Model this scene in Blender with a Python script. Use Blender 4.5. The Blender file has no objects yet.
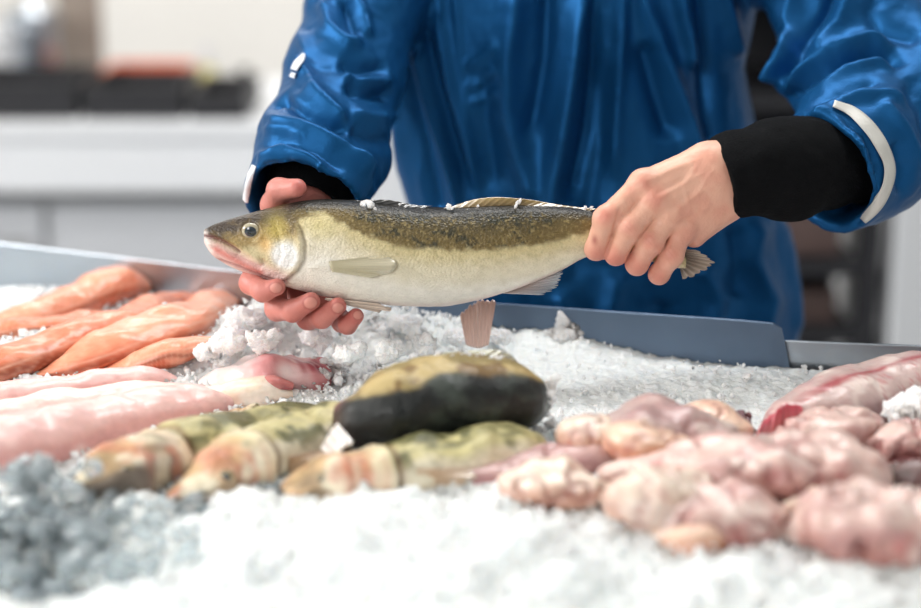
import bpy, math, random
import numpy as np
from mathutils import Vector
R = math.radians
random.seed(7)
rng = np.random.default_rng(7)
scene = bpy.context.scene
COL = scene.collection

# ---------------------------------------------------------------- camera
CAM = np.array([0.0, -1.8, 1.514]); PITCH = R(15.0); FPX = 921 * 70 / 36.0
cd = bpy.data.cameras.new('camera'); cam = bpy.data.objects.new('camera', cd); COL.objects.link(cam)
cam.location = CAM.tolist(); cam.rotation_euler = (R(90) - PITCH, 0, 0)
cd.lens = 70; cd.sensor_width = 36; cd.clip_start = 0.05; cd.clip_end = 60
cd.dof.use_dof = True; cd.dof.focus_distance = 1.83; cd.dof.aperture_fstop = 1.65
scene.camera = cam
# ---------------------------------------------------------------- world, lights, exposure
w = bpy.data.worlds.new('world'); scene.world = w; w.use_nodes = True
bg = w.node_tree.nodes['Background']; bg.inputs[0].default_value = (0.86, 0.93, 1.0, 1); bg.inputs[1].default_value = 0.35
def area(name, loc, target, sx, sy, power, col=(1, 1, 1)):
    l = bpy.data.lights.new(name, 'AREA'); l.shape = 'RECTANGLE'; l.size = sx; l.size_y = sy
    l.energy = power; l.color = col
    o = bpy.data.objects.new(name, l); COL.objects.link(o); o.location = loc
    o.rotation_euler = (Vector(target) - Vector(loc)).to_track_quat('-Z', 'Y').to_euler()
    return o
area('window_light', (-3.5, -0.3, 2.7), (0.0, 0.1, 1.0), 1.8, 1.4, 124, (1.0, 0.985, 0.965))
area('ceiling_light', (0.2, 0.6, 2.85), (0.1, 0.0, 1.0), 1.6, 0.5, 26, (1.0, 1.0, 1.0))
area('front_window_light', (-1.5, -3.0, 2.3), (0.1, 0.1, 1.05), 0.9, 1.2, 31, (1.0, 0.99, 0.97))
area('back_room_light', (-0.8, 2.9, 2.85), (-0.8, 3.3, 0.6), 2.0, 1.0, 50, (1.0, 0.98, 0.95))
vs = scene.view_settings; vs.view_transform = 'Standard'; vs.look = 'None'; vs.gamma = 1; vs.use_curve_mapping = False
vs.exposure = 0.22
scene.cycles.use_denoising = True
scene.cycles.max_bounces = 8; scene.cycles.transmission_bounces = 6; scene.cycles.sample_clamp_indirect = 4

# ---------------------------------------------------------------- projection helpers (pixel <-> world)
cP, sP = math.cos(PITCH), math.sin(PITCH)
def ray(px, py):
    u = (px - 460.5) / FPX; v = (304 - py) / FPX
    return np.array([u, cP + v * sP, -sP + v * cP])
def at(px, py, Y=0.0):
    r = ray(px, py); t = (Y - CAM[1]) / r[1]; return CAM + r * t
def on(px, py, z):
    r = ray(px, py); t = (z - CAM[2]) / r[2]; return CAM + r * t
def proj(P):
    d = P - CAM; f = d[:, 1] * cP - d[:, 2] * sP; up = d[:, 1] * sP + d[:, 2] * cP
    return 460.5 + FPX * d[:, 0] / f, 304 - FPX * up / f

# ---------------------------------------------------------------- noise
def _hash(ix, iy, iz, seed):
    h = (ix * 374761393 + iy * 668265263 + iz * 1274126177 + seed * 974711) & 0xffffffff
    h = ((h ^ (h >> 13)) * 1274126177) & 0xffffffff
    return ((h ^ (h >> 16)) & 0xffff) / 65535.0
def vnoise(P, seed=0):
    P = np.asarray(P, dtype=np.float64); F = np.floor(P); f = P - F; I = F.astype(np.int64); s = f * f * (3 - 2 * f); out = 0
    for a in (0, 1):
        for b in (0, 1):
            for c in (0, 1):
                wgt = (s[:, 0] if a else 1 - s[:, 0]) * (s[:, 1] if b else 1 - s[:, 1]) * (s[:, 2] if c else 1 - s[:, 2])
                out = out + wgt * _hash(I[:, 0] + a, I[:, 1] + b, I[:, 2] + c, seed)
    return out * 2 - 1
def fbm(P, octaves=4, seed=0, gain=0.5):
    out = 0; a = 1.0; P = np.asarray(P, dtype=np.float64)
    for k in range(octaves):
        out = out + a * vnoise(P * (2.0 ** k) + 13.7 * k, seed + k); a *= gain
    return out
def sm(a, b, x):
    t = np.clip((x - a) / (b - a), 0, 1); return t * t * (3 - 2 * t)
def lin(c):
    c = np.asarray(c, dtype=float) / 255.0
    return np.where(c <= 0.04045, c / 12.92, ((c + 0.055) / 1.055) ** 2.4)
def mix(a, b, t):
    t = np.asarray(t)[:, None] if np.ndim(t) else t
    return a * (1 - t) + b * t
def plin(x, xs, ys): return np.interp(x, xs, ys)
def smooth_interp(x, xs, ys):
    """Catmull-Rom interpolation of ys over xs"""
    xs = np.asarray(xs, float); ys = np.asarray(ys, float); x = np.clip(x, xs[0], xs[-1])
    m = np.gradient(ys, xs); k = np.clip(np.searchsorted(xs, x) - 1, 0, len(xs) - 2)
    h = xs[k + 1] - xs[k]; t = (x - xs[k]) / h
    return ((2*t**3-3*t**2+1)*ys[k] + (t**3-2*t**2+t)*h*m[k] + (-2*t**3+3*t**2)*ys[k+1] + (t**3-t**2)*h*m[k+1])
def pl_dist(px, py, line):
    """distance to a polyline, and 0..1 position along it"""
    line = np.asarray(line, float); best = np.full(px.shape, 1e9); pos = np.zeros(px.shape)
    L = np.hypot(*(line[1:] - line[:-1]).T); tot = L.sum(); acc = 0
    for k in range(len(line) - 1):
        a, b = line[k], line[k + 1]; ab = b - a
        t = np.clip(((px - a[0]) * ab[0] + (py - a[1]) * ab[1]) / (ab @ ab), 0, 1)
        d = np.hypot(px - a[0] - t * ab[0], py - a[1] - t * ab[1]); m = d < best
        best[m] = d[m]; pos[m] = (acc + t[m] * L[k]) / tot; acc += L[k]
    return best, pos

# ---------------------------------------------------------------- mesh building
def make_obj(name, V, F, mat=None, parent=None, smooth=True, col=None, uv=None):
    V = np.asarray(V, dtype=np.float32); me = bpy.data.meshes.new(name)
    if isinstance(F, np.ndarray):
        n = F.shape[1]; me.vertices.add(len(V)); me.vertices.foreach_set('co', V.ravel())
        me.loops.add(F.size); me.loops.foreach_set('vertex_index', F.astype(np.int32).ravel())
        me.polygons.add(len(F)); me.polygons.foreach_set('loop_start', np.arange(0, F.size, n, dtype=np.int32))
        me.update(calc_edges=True); me.validate()
    else:
        me.from_pydata(V.tolist(), [], F); me.update()
    me.polygons.foreach_set('use_smooth', np.full(len(me.polygons), smooth))
    if col is not None:
        a = me.color_attributes.new('Col', 'FLOAT_COLOR', 'POINT')
        c = np.ones((len(V), 4), np.float32); c[:, :3] = np.clip(col, 0, 1); a.data.foreach_set('color', c.ravel())
    if mat: me.materials.append(mat)
    o = bpy.data.objects.new(name, me); COL.objects.link(o)
    if parent: o.parent = parent
    return o
def tag(o, label=None, cat=None, group=None, kind=None):
    if label: o['label'] = label
    if cat: o['category'] = cat
    if group: o['group'] = group
    if kind: o['kind'] = kind
    return o
def empty(name, loc=(0, 0, 0)):
    o = bpy.data.objects.new(name, None); COL.objects.link(o); o.location = loc; o.empty_display_size = 0.05; return o
def part(name, V, F, mat, parent, **k):
    """child mesh given in world coordinates under an Empty / thing placed at parent.location"""
    off = np.array(parent.location) if parent.parent is None else np.array(parent.parent.location)
    if parent.parent is not None: off = off + np.array(parent.location)
    return make_obj(name, np.asarray(V) - off, F, mat, parent, **k)
def join(*ms):
    Vs, Fs, n = [], [], 0
    for V, F in ms:
        Vs.append(np.asarray(V, float)); Fs.extend([tuple(int(i) + n for i in f) for f in F]); n += len(V)
    return np.vstack(Vs), Fs
def box(x0, x1, y0, y1, z0, z1):
    V = np.array([(x, y, z) for z in (z0, z1) for y in (y0, y1) for x in (x0, x1)], float)
    return V, [(0, 2, 3, 1), (4, 5, 7, 6), (0, 1, 5, 4), (2, 6, 7, 3), (0, 4, 6, 2), (1, 3, 7, 5)]
def bevel(o, wd=0.004, seg=2):
    m = o.modifiers.new('bevel', 'BEVEL'); m.width = wd; m.segments = seg; m.limit_method = 'ANGLE'; return o
def lathe(prof, n=24, c=(0, 0, 0)):
    V = []; F = []
    for r, z in prof:
        for k in range(n):
            a = 2 * math.pi * k / n; V.append((c[0] + r * math.cos(a), c[1] + r * math.sin(a), c[2] + z))
    for i in range(len(prof) - 1):
        for k in range(n): F.append((i * n + k, i * n + (k + 1) % n, (i + 1) * n + (k + 1) % n, (i + 1) * n + k))
    F.append(tuple(range(n))[::-1]); F.append(tuple((len(prof) - 1) * n + k for k in range(n)))
    return np.array(V), F
def spline(pts, n):
    pts = np.asarray(pts, float); d = np.r_[0, np.cumsum(np.linalg.norm(pts[1:] - pts[:-1], axis=1))]; d /= d[-1]
    u = np.linspace(0, 1, n); return np.stack([smooth_interp(u, d, pts[:, k]) for k in range(pts.shape[1])], 1)
def loft(path, a, b, up=(0, 0, 1), n=48, power=2.0):
    """tube along path; a = half extent sideways, b = half extent along up; returns V, F, U (0..1), TH (angle, 0 = up)"""
    m = len(path); T = np.gradient(path, axis=0); T /= np.linalg.norm(T, axis=1)[:, None]
    S = np.cross(T, np.array(up, float)); S /= np.linalg.norm(S, axis=1)[:, None]; N = np.cross(S, T)
    th = np.linspace(0, 2 * math.pi, n, endpoint=False)
    c, s = np.cos(th), np.sin(th); e = 2.0 / power
    c2 = np.sign(c) * np.abs(c) ** e; s2 = np.sign(s) * np.abs(s) ** e
    V = path[:, None, :] + N[:, None, :] * (b[:, None] * c2)[:, :, None] + S[:, None, :] * (a[:, None] * s2)[:, :, None]
    U = np.repeat(np.linspace(0, 1, m), n); TH = np.tile(th, m); V = V.reshape(-1, 3)
    i = np.arange(m - 1)[:, None] * n; k = np.arange(n)[None, :]; k2 = (k + 1) % n
    F = np.stack([i + k, i + k2, i + n + k2, i + n + k], -1).reshape(-1, 4)
    return V, F, U, TH
def normals(V, F):
    F = np.asarray(F); n = np.cross(V[F[:, 2]] - V[F[:, 0]], V[F[:, 3]] - V[F[:, 1]]); N = np.zeros_like(V)
    for k in range(4): np.add.at(N, F[:, k], n)
    return N / (np.linalg.norm(N, axis=1)[:, None] + 1e-12)

# ---------------------------------------------------------------- signed distance modelling
def smin(a, b, k):
    h = np.maximum(k - np.abs(a - b), 0) / k; return np.minimum(a, b) - h * h * k * 0.25
def cone(P, a, b, ra, rb):
    a = np.asarray(a, np.float32); b = np.asarray(b, np.float32); ab = b - a
    t = np.clip(((P[0] - a[0]) * ab[0] + (P[1] - a[1]) * ab[1] + (P[2] - a[2]) * ab[2]) / float(ab @ ab + 1e-12), 0, 1)
    return np.sqrt((P[0] - a[0] - t * ab[0]) ** 2 + (P[1] - a[1] - t * ab[1]) ** 2 + (P[2] - a[2] - t * ab[2]) ** 2) - (ra + (rb - ra) * t)
def ball(P, c, r): return np.sqrt((P[0] - c[0]) ** 2 + (P[1] - c[1]) ** 2 + (P[2] - c[2]) ** 2) - r
def ellip(P, c, r):
    q = np.sqrt(((P[0] - c[0]) / r[0]) ** 2 + ((P[1] - c[1]) / r[1]) ** 2 + ((P[2] - c[2]) / r[2]) ** 2); return (q - 1) * min(r)
def chain(P, pts, rs, k=0.006):
    d = None
    for i in range(len(pts) - 1):
        c = cone(P, pts[i], pts[i + 1], rs[i], rs[i + 1]); d = c if d is None else smin(d, c, k)
    return d
def sdf_mesh(lo, hi, vox, fn):
    lo = np.asarray(lo, float); hi = np.asarray(hi, float); n = np.ceil((hi - lo) / vox).astype(int) + 1
    ax = [(lo[k] + vox * np.arange(n[k])).astype(np.float32) for k in range(3)]
    P = (ax[0][:, None, None], ax[1][None, :, None], ax[2][None, None, :])
    D = np.broadcast_to(fn(P), tuple(n)); S = D < 0
    c = np.zeros(tuple(n - 1), np.uint8)
    for i in (0, 1):
        for j in (0, 1):
            for k in (0, 1): c += S[i:n[0]-1+i, j:n[1]-1+j, k:n[2]-1+k]
    act = np.argwhere((c > 0) & (c < 8)); idx = np.full(tuple(n - 1), -1, np.int64); idx[tuple(act.T)] = np.arange(len(act))
    acc = np.zeros((len(act), 3)); cnt = np.zeros(len(act))
    corners = [(i, j, k) for i in (0, 1) for j in (0, 1) for k in (0, 1)]
    for a in corners:
        for axis in range(3):
            if a[axis]: continue
            b = list(a); b[axis] = 1
            da = D[act[:, 0]+a[0], act[:, 1]+a[1], act[:, 2]+a[2]]; db = D[act[:, 0]+b[0], act[:, 1]+b[1], act[:, 2]+b[2]]
            m = (da < 0) != (db < 0); t = np.where(m, da / np.where(m, da - db, 1), 0)
            p = np.tile(np.array(a, float), (len(act), 1)); p[:, axis] = t
            acc[m] += p[m]; cnt[m] += 1
    V = lo + vox * (act + acc / cnt[:, None]); Fs = []
    for axis in range(3):
        o1, o2 = [(1, 2), (2, 0), (0, 1)][axis]
        A = [slice(None)] * 3; B = [slice(None)] * 3
        A[axis] = slice(0, n[axis]-1); B[axis] = slice(1, n[axis])
        e = np.argwhere(S[tuple(A)] != S[tuple(B)]); e = e[(e[:, o1] > 0) & (e[:, o2] > 0) & (e[:, o1] < n[o1]-1) & (e[:, o2] < n[o2]-1)]
        def cell(d1, d2):
            q = e.copy(); q[:, o1] += d1; q[:, o2] += d2; return idx[q[:, 0], q[:, 1], q[:, 2]]
        q = np.stack([cell(-1, -1), cell(0, -1), cell(0, 0), cell(-1, 0)], 1)
        ins = S[tuple(e.T)]; q[~ins] = q[~ins][:, ::-1]; Fs.append(q)
    return V, np.vstack(Fs)
def relax(V, F, it=1, lam=0.5):
    n = len(V)
    for _ in range(it):
        A = np.zeros_like(V); C = np.zeros(n)
        for k in range(4):
            j = F[:, (k + 1) % 4]; i = F[:, k]
            for q in range(3): A[:, q] += np.bincount(i, V[j, q], n) + np.bincount(j, V[i, q], n)
            C += np.bincount(i, minlength=n) + np.bincount(j, minlength=n)
        V = V + lam * (A / np.maximum(C, 1)[:, None] - V)
    return V

# ---------------------------------------------------------------- materials
def pmat(name, col=(0.8, 0.8, 0.8), rough=0.5, metal=0.0, attr=False, sss=0.0, sss_scale=0.01, sss_rad=(1, 0.4, 0.25), trans=0.0, ior=1.45,
         coat=0.0, coat_rough=0.1, bump=0.0, bump_scale=80.0, detail=3.0, spec=0.5, vary=0.0, vary_scale=8.0, vor=0.0, vor_scale=(300, 300, 300), sheen=0.0, alpha=1.0, stretch=(1, 1, 1)):
    m = bpy.data.materials.new(name); m.use_nodes = True; nt = m.node_tree; N = nt.nodes; L = nt.links; b = N['Principled BSDF']
    b.inputs['Base Color'].default_value = (*col, 1); b.inputs['Roughness'].default_value = rough; b.inputs['Metallic'].default_value = metal
    b.inputs['IOR'].default_value = ior; b.inputs['Transmission Weight'].default_value = trans; b.inputs['Specular IOR Level'].default_value = spec
    b.inputs['Coat Weight'].default_value = coat; b.inputs['Coat Roughness'].default_value = coat_rough; b.inputs['Alpha'].default_value = alpha
    b.inputs['Sheen Weight'].default_value = sheen
    if sss: b.inputs['Subsurface Weight'].default_value = sss; b.inputs['Subsurface Scale'].default_value = sss_scale; b.inputs['Subsurface Radius'].default_value = sss_rad
    tc = N.new('ShaderNodeTexCoord'); mp = N.new('ShaderNodeMapping'); mp.inputs['Scale'].default_value = stretch; L.new(tc.outputs['Object'], mp.inputs[0])
    src = None
    if attr:
        a = N.new('ShaderNodeAttribute'); a.attribute_name = 'Col'; src = a.outputs['Color']
    if vary:
        t = N.new('ShaderNodeTexNoise'); t.inputs['Scale'].default_value = vary_scale; t.inputs['Detail'].default_value = 4; L.new(mp.outputs[0], t.inputs['Vector'])
        hs = N.new('ShaderNodeHueSaturation'); mr = N.new('ShaderNodeMapRange'); mr.inputs['To Min'].default_value = 1 - vary; mr.inputs['To Max'].default_value = 1 + vary
        L.new(t.outputs['Fac'], mr.inputs[0]); L.new(mr.outputs[0], hs.inputs['Value'])
        if src: L.new(src, hs.inputs['Color'])
        else: hs.inputs['Color'].default_value = (*col, 1)
        src = hs.outputs[0]
    if src: L.new(src, b.inputs['Base Color'])
    prev = None
    if bump:
        t = N.new('ShaderNodeTexNoise'); t.inputs['Scale'].default_value = bump_scale; t.inputs['Detail'].default_value = detail; L.new(mp.outputs[0], t.inputs['Vector'])
        bm = N.new('ShaderNodeBump'); bm.inputs['Strength'].default_value = bump; bm.inputs['Distance'].default_value = 0.002; L.new(t.outputs['Fac'], bm.inputs['Height'])
        prev = bm.outputs[0]
    if vor:
        m2 = N.new('ShaderNodeMapping'); m2.inputs['Scale'].default_value = vor_scale; L.new(tc.outputs['Object'], m2.inputs[0])
        t = N.new('ShaderNodeTexVoronoi'); t.inputs['Scale'].default_value = 1.0; L.new(m2.outputs[0], t.inputs['Vector'])
        bm = N.new('ShaderNodeBump'); bm.inputs['Strength'].default_value = vor; bm.inputs['Distance'].default_value = 0.001; L.new(t.outputs['Distance'], bm.inputs['Height'])
        if prev: L.new(prev, bm.inputs['Normal'])
        prev = bm.outputs[0]
    if prev: L.new(prev, b.inputs['Normal'])
    return m
def rgb(r, g, b): return tuple(lin((r, g, b)))
M = dict(
    wall=pmat('wall_paint', rgb(232, 230, 226), 0.8, bump=0.1, bump_scale=20),
    floor=pmat('floor_tile', rgb(196, 198, 200), 0.4, vary=0.1, vary_scale=3),
    steel=pmat('brushed_steel', rgb(175, 182, 190), 0.33, 1.0, bump=0.06, bump_scale=60, stretch=(1, 1, 12)),
    steel_dark=pmat('dull_steel', rgb(98, 114, 134), 0.42, 0.85, bump=0.05, bump_scale=50, vary=0.12, vary_scale=14),
    white=pmat('white_laminate', rgb(218, 220, 223), 0.35),
    black=pmat('black_plastic', rgb(38, 38, 42), 0.5),
    orange=pmat('orange_plastic', rgb(205, 112, 76), 0.5),
    brown=pmat('brown_wood', rgb(96, 78, 74), 0.6, vary=0.2, vary_scale=6),
    grey=pmat('grey_plastic', rgb(150, 150, 150), 0.4),
    jacket=pmat('blue_oilskin', rgb(22, 80, 130), 0.43, 0.5, bump=0.15, bump_scale=420, spec=0.12, vary=0.06, vary_scale=30),
    knit=pmat('black_knit', rgb(13, 14, 16), 0.9, bump=0.7, bump_scale=500, spec=0.12),
    reflect=pmat('pale_reflective_tape', rgb(205, 203, 196), 0.45, bump=0.2, bump_scale=300),
    print=pmat('white_print', rgb(235, 240, 245), 0.5),
    skin=pmat('skin', attr=True, rough=0.42, sss=0.12, sss_scale=0.006, bump=0.25, bump_scale=380, detail=5),
    nail=pmat('nail', rgb(222, 170, 156), 0.25, coat=0.3),
    trousers=pmat('dark_trousers', rgb(30, 36, 48), 0.8),
    fish=pmat('wet_fish_skin', attr=True, rough=0.36, coat=0.16, coat_rough=0.22, vor=0.8, vor_scale=(400, 400, 520), bump=0.16, bump_scale=160, spec=0.4),
    fin=pmat('fin_membrane', attr=True, rough=0.35, trans=0.25, coat=0.2),
    flesh=pmat('wet_flesh', attr=True, rough=0.33, sss=0.12, sss_scale=0.008, coat=0.3, coat_rough=0.14, bump=0.6, bump_scale=110, spec=0.45),
    eye=pmat('fish_eye', attr=True, rough=0.08, coat=1.0, coat_rough=0.02),
    ice=pmat('packed_crushed_ice', rgb(234, 238, 237), 0.4, sss=0.7, sss_scale=0.018, sss_rad=(0.8, 0.9, 1.0), bump=0.9, bump_scale=170, detail=6),
    chip=pmat('ice_chip', rgb(250, 252, 253), 0.25, trans=0.10, ior=1.31, sss=1.0, sss_scale=0.016, sss_rad=(0.8, 0.9, 1.0), bump=0.4, bump_scale=120),
    clear=pmat('clear_ice', rgb(232, 240, 243), 0.05, trans=0.75, ior=1.31, bump=0.5, bump_scale=70),
)
M['cab'] = pmat('grey_laminate', rgb(188, 190, 194), 0.4); M['taupe'] = pmat('taupe_board', rgb(142, 132, 122), 0.6, vary=0.15, vary_scale=9)

# ================================================================ THE SETTING
def struct(name, mesh, mat):
    o = make_obj(name, mesh[0], mesh[1], mat, smooth=False); o['kind'] = 'structure'; return o
struct('floor', box(-4, 3.2, -4.5, 4.8, -0.1, 0), M['floor'])
struct('ceiling', box(-4, 3.2, -4.5, 4.8, 3.0, 3.1), M['wall'])
struct('wall_back', box(-4, 3.2, 4.7, 4.8, 0, 3.0), M['wall'])
struct('wall_left', box(-4.1, -4, -4.5, 4.8, 0, 3.0), M['wall'])
struct('wall_right', box(3.2, 3.3, -4.5, 4.8, 0, 3.0), M['wall'])
def flatbox(name, lo, hi, mat, parent, bev=0.004):
    V, F = box(lo[0], hi[0], lo[1], hi[1], lo[2], hi[2]); o = part(name, V, F, mat, parent, smooth=False)
    if bev: bevel(o, bev)
    return o
# ---- prep counter at the back left
YB = 2.35
ct = at(100, 122, YB)[2]; z_ap = at(100, 192, YB)[2]; xr = at(262, 122, YB)[0]
pc = empty('prep_counter', (-1.6, YB + 0.35, 0)); tag(pc, 'long white prep counter against the back wall with black trays on it', 'counter')
flatbox('worktop', (-3.4, YB - 0.02, ct - 0.035), (xr + 0.12, YB + 0.75, ct), M['white'], pc)
flatbox('apron', (-3.36, YB, z_ap), (xr + 0.1, YB + 0.7, ct - 0.036), M['white'], pc)
for k in range(5):
    x0 = xr + 0.08 - (k + 1) * 0.62
    d = flatbox('cabinet_door', (x0 + 0.005, YB + 0.10, 0.10), (x0 + 0.61, YB + 0.125, z_ap - 0.05), M['cab'], pc)
    flatbox('door_handle', (x0 + 0.48, YB + 0.075, z_ap - 0.16), (x0 + 0.58, YB + 0.097, z_ap - 0.14), M['grey'], d, 0.003)
flatbox('cabinet_body', (-3.3, YB + 0.13, 0.0), (xr + 0.07, YB + 0.68, z_ap - 0.001), M['grey'], pc)
def tray(x0, x1, y0, y1, z, h, label):
    t = empty('shallow_tray', ((x0 + x1) / 2, (y0 + y1) / 2, z)); tag(t, label, 'tray', 'black trays on the prep counter')
    a, b = box(x0, x1, y0, y1, z, z + 0.008), []
    ms = [a, box(x0, x1, y0, y0 + 0.008, z + .008, z + h), box(x0, x1, y1 - 0.008, y1, z + .008, z + h), box(x0, x0 + 0.008, y0 + .008, y1 - .008, z + .008, z + h), box(x1 - 0.008, x1, y0 + .008, y1 - .008, z + .008, z + h)]
    V, F = join(*ms); part('tray_body', V, F, M['black'], t, smooth=False)
    for ya in (y0 - .012, y1): V, F = box(x0 - .001, x1 + .001, ya, ya + .012, z + h - .012, z + h); part('rim', V, F, M['black'], t, smooth=False)
    return t
X = lambda px, Y: at(px, 120, Y)[0]
tray(X(-40, YB + .1), X(82, YB + .1), YB + .04, YB + .36, ct, 0.085, 'black shallow tray nearest the left end of the prep counter')
tray(X(90, YB + .1), X(186, YB + .1), YB + .04, YB + .36, ct, 0.075, 'middle black shallow tray below the orange crate')
tray(X(194, YB + .1), X(250, YB + .1), YB + .04, YB + .36, ct, 0.06, 'smallest black tray beside the dark red jar')
# orange crate behind the trays
zc = ct; cr = empty('orange_crate', (X(140, YB + .5), YB + .5, zc)); tag(cr, 'orange plastic crate behind the middle black tray on the prep counter', 'crate')
x0, x1 = X(98, YB + .42), X(182, YB + .42); zt = at(100, 74, YB + .42)[2]
V, F = join(box(x0, x1, YB + .42, YB + .435, zc, zt), box(x0, x1, YB + .665, YB + .68, zc, zt), box(x0, x0 + .015, YB + .435, YB + .665, zc, zt), box(x1 - .015, x1, YB + .435, YB + .665, zc, zt), box(x0, x1, YB + .435, YB + .665, zc, zc + .01))
part('crate_wall', V, F, M['orange'], cr, smooth=False)
flatbox('rim', (x0 - .015, YB + .40, zt - .02), (x1 + .015, YB + .42, zt + .008), M['orange'], cr)
def pot(name, px, r, ytop, Y, mat, label, cat, lidmat=None, neck=1.0):
    x = X(px, Y); h = at(px, ytop, Y)[2] - ct; t = empty(name, (x, Y, ct)); tag(t, label, cat)
    V, F = lathe([(r * .97, 0), (r, .01), (r, h * .8), (r * neck, h * .9), (r * neck, h)], c=(x, Y, ct)); part('body', V, F, mat, t)
    V, F = lathe([(r * neck + .006, h), (r * neck + .006, h + .02), (r * .3, h + .032), (.02, h + .05)], c=(x, Y, ct)); part('lid', V, F, lidmat or mat, t)
pot('stock_pot', 38, 0.066, 20, YB + .55, M['steel'], 'tall steel pot with a lid at the left of the back counter', 'pot')
pot('storage_jar', 246, 0.033, 88, YB + .5, pmat('dark_red_glaze', rgb(112, 58, 54), 0.4), 'dark red jar near the right end of the prep counter', 'jar', M['black'])
pot('squeeze_bottle', 208, 0.026, 64, YB + .6, pmat('pale_yellow_plastic', rgb(214, 206, 140), 0.4), 'pale yellow bottle between the orange crate and the dark red jar', 'bottle', M['white'], .5)
pot('storage_tin', 6, 0.03, 40, YB + .42, M['white'], 'short white tin in front of the tall steel pot', 'tin')
# wooden board leaning / standing at the back
bd = make_obj('chopping_board', *box(X(62, YB + .7) , X(106, YB + .7), YB + .695, YB + .72, ct, at(90, -30, YB + .7)[2]), M['taupe'], smooth=False); bevel(bd)
tag(bd, 'tall taupe board standing between the steel pot and the orange crate', 'board')
# ---- added white fridge, standing in for the bright gap between sleeve and jacket
fr = empty('gap_fill_fridge', (X(405, 1.75), 2.0, 0)); tag(fr, 'white fridge added behind the worker to fill the bright gap between sleeve and jacket', 'fridge')
fx0, fx1 = X(330, 1.7), X(480, 1.7)
flatbox('cabinet', (fx0, 1.75, 0.05), (fx1, 2.3, 1.0), M['white'], fr, .01)
flatbox('door', (fx0, 1.70, 0.08), (fx1, 1.745, 0.99), M['white'], fr, .01)
flatbox('handle', (fx1 - .06, 1.66, .6), (fx1 - .035, 1.70, .9), M['steel'], fr, .005)
flatbox('foot', (fx0 + .02, 1.8, 0), (fx1 - .02, 2.2, .05), M['black'], fr, 0)
# ---- dark shelving rack at the right
YR = 1.7; rx0, rx1 = at(620, 200, YR)[0], at(884, 200, YR)[0]; ztop = at(800, -30, YR)[2]
rk = empty('shelving_rack', ((rx0 + rx1) / 2, YR + .2, 0)); tag(rk, 'dark shelving rack with brown boxes behind the worker', 'shelving rack')
for (x, y) in ((rx0, YR), (rx1 - .04, YR), (rx0, YR + .42), (rx1 - .04, YR + .42)): flatbox('upright', (x, y, 0), (x + .04, y + .04, ztop), M['black'], rk, 0)
shz = [0.15, 0.42, at(840, 330, YR)[2], at(840, 262, YR)[2], 1.0, 1.22, ztop - .03]
for z in shz: flatbox('shelf', (rx0 + .041, YR, z - .03), (rx1 - .041, YR + .46, z), M['black'], rk, 0)
flatbox('back_panel', (rx0, YR + .47, 0.1), (rx1, YR + .48, ztop), M['black'], rk, 0)
where = ['lowest', 'second', 'third', 'fourth', 'fifth', 'sixth']
def crate(x, z, h, label):
    o = make_obj('storage_box', *box(x, x + .2, YR + .05, YR + .35, z + .001, z + h), M['brown'], smooth=False); bevel(o, .006); tag(o, label, 'box', 'brown boxes on the dark rack'); return o
for i in (2, 3):
    for k, side in enumerate(('end nearest the white fridge', 'end behind the jacket')):
        crate(rx1 - .27 - .215 * k, shz[i], (.07, .085, .12)[i - 2], 'brown box on the %s shelf of the dark rack, %s' % (where[i], side))
# ---- tall white fridge at the right edge
wx0 = at(893, 260, YR)[0]; f2 = empty('cold_store_cabinet', (wx0 + .3, YR + .2, 0)); tag(f2, 'white cold cabinet to the right of the dark shelving rack', 'cabinet')
ztop2 = at(900, 110, YR)[2]
flatbox('cabinet', (wx0, YR + .04, .05), (wx0 + .6, YR + .6, ztop2), M['white'], f2, .01)
flatbox('door', (wx0, YR - .01, .08), (wx0 + .6, YR + .035, ztop2 - .01), M['white'], f2, .01)
flatbox('handle', (wx0 + .52, YR - .045, .6), (wx0 + .545, YR - .011, .9), M['steel'], f2, .004)
flatbox('plinth', (wx0 + .02, YR + .06, 0), (wx0 + .58, YR + .55, .05), M['black'], f2, 0)
bx = make_obj('dark_case', *box(wx0 - .0, wx0 + .5, YR + .05, YR + .5, ztop2, 1.75), M['black'], smooth=False); bevel(bx, .01)
tag(bx, 'dark case standing on top of the white cold cabinet', 'case')

# ================================================================ DISPLAY COUNTER
RIM = [(-.95, .585), (-.567, .407), (-.265, .265), (.032, .122), (.334, .043)]
RIMR = [(.322, .050), (.60, -.012), (.95, -.095)]
def rim_y(x):
    return np.interp(x, [p[0] for p in RIM] + [.6, .95], [p[1] for p in RIM] + [-.012, -.095])
dc = empty('fish_display_counter', (0, -.4, 0)); tag(dc, 'stainless steel fish counter with upright rim sheets holding the crushed ice', 'display counter')
poly = [(x, rim_y(x) + .012) for x in (-.95, -.567, -.265, .032, .334, .6, .95)] + [(.95, -1.1), (-.95, -1.1)]
def prism(poly, z0, z1):
    n = len(poly); V = [(x, y, z0) for x, y in poly] + [(x, y, z1) for x, y in poly]
    F = [tuple(range(n))[::-1] if 0 else tuple(range(n)), tuple(range(n, 2 * n))[::-1]] + [((i + 1) % n, i, i + n, (i + 1) % n + n) for i in range(n)]
    return np.array(V, float), F
V, F = prism(poly, 0.0, 0.86); part('counter_base', V, F, M['steel'], dc, smooth=False)
V, F = prism([(x * 1.0, y) for x, y in poly], 0.861, 0.905); part('basin_floor', V, F, M['steel'], dc, smooth=False)
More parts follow.
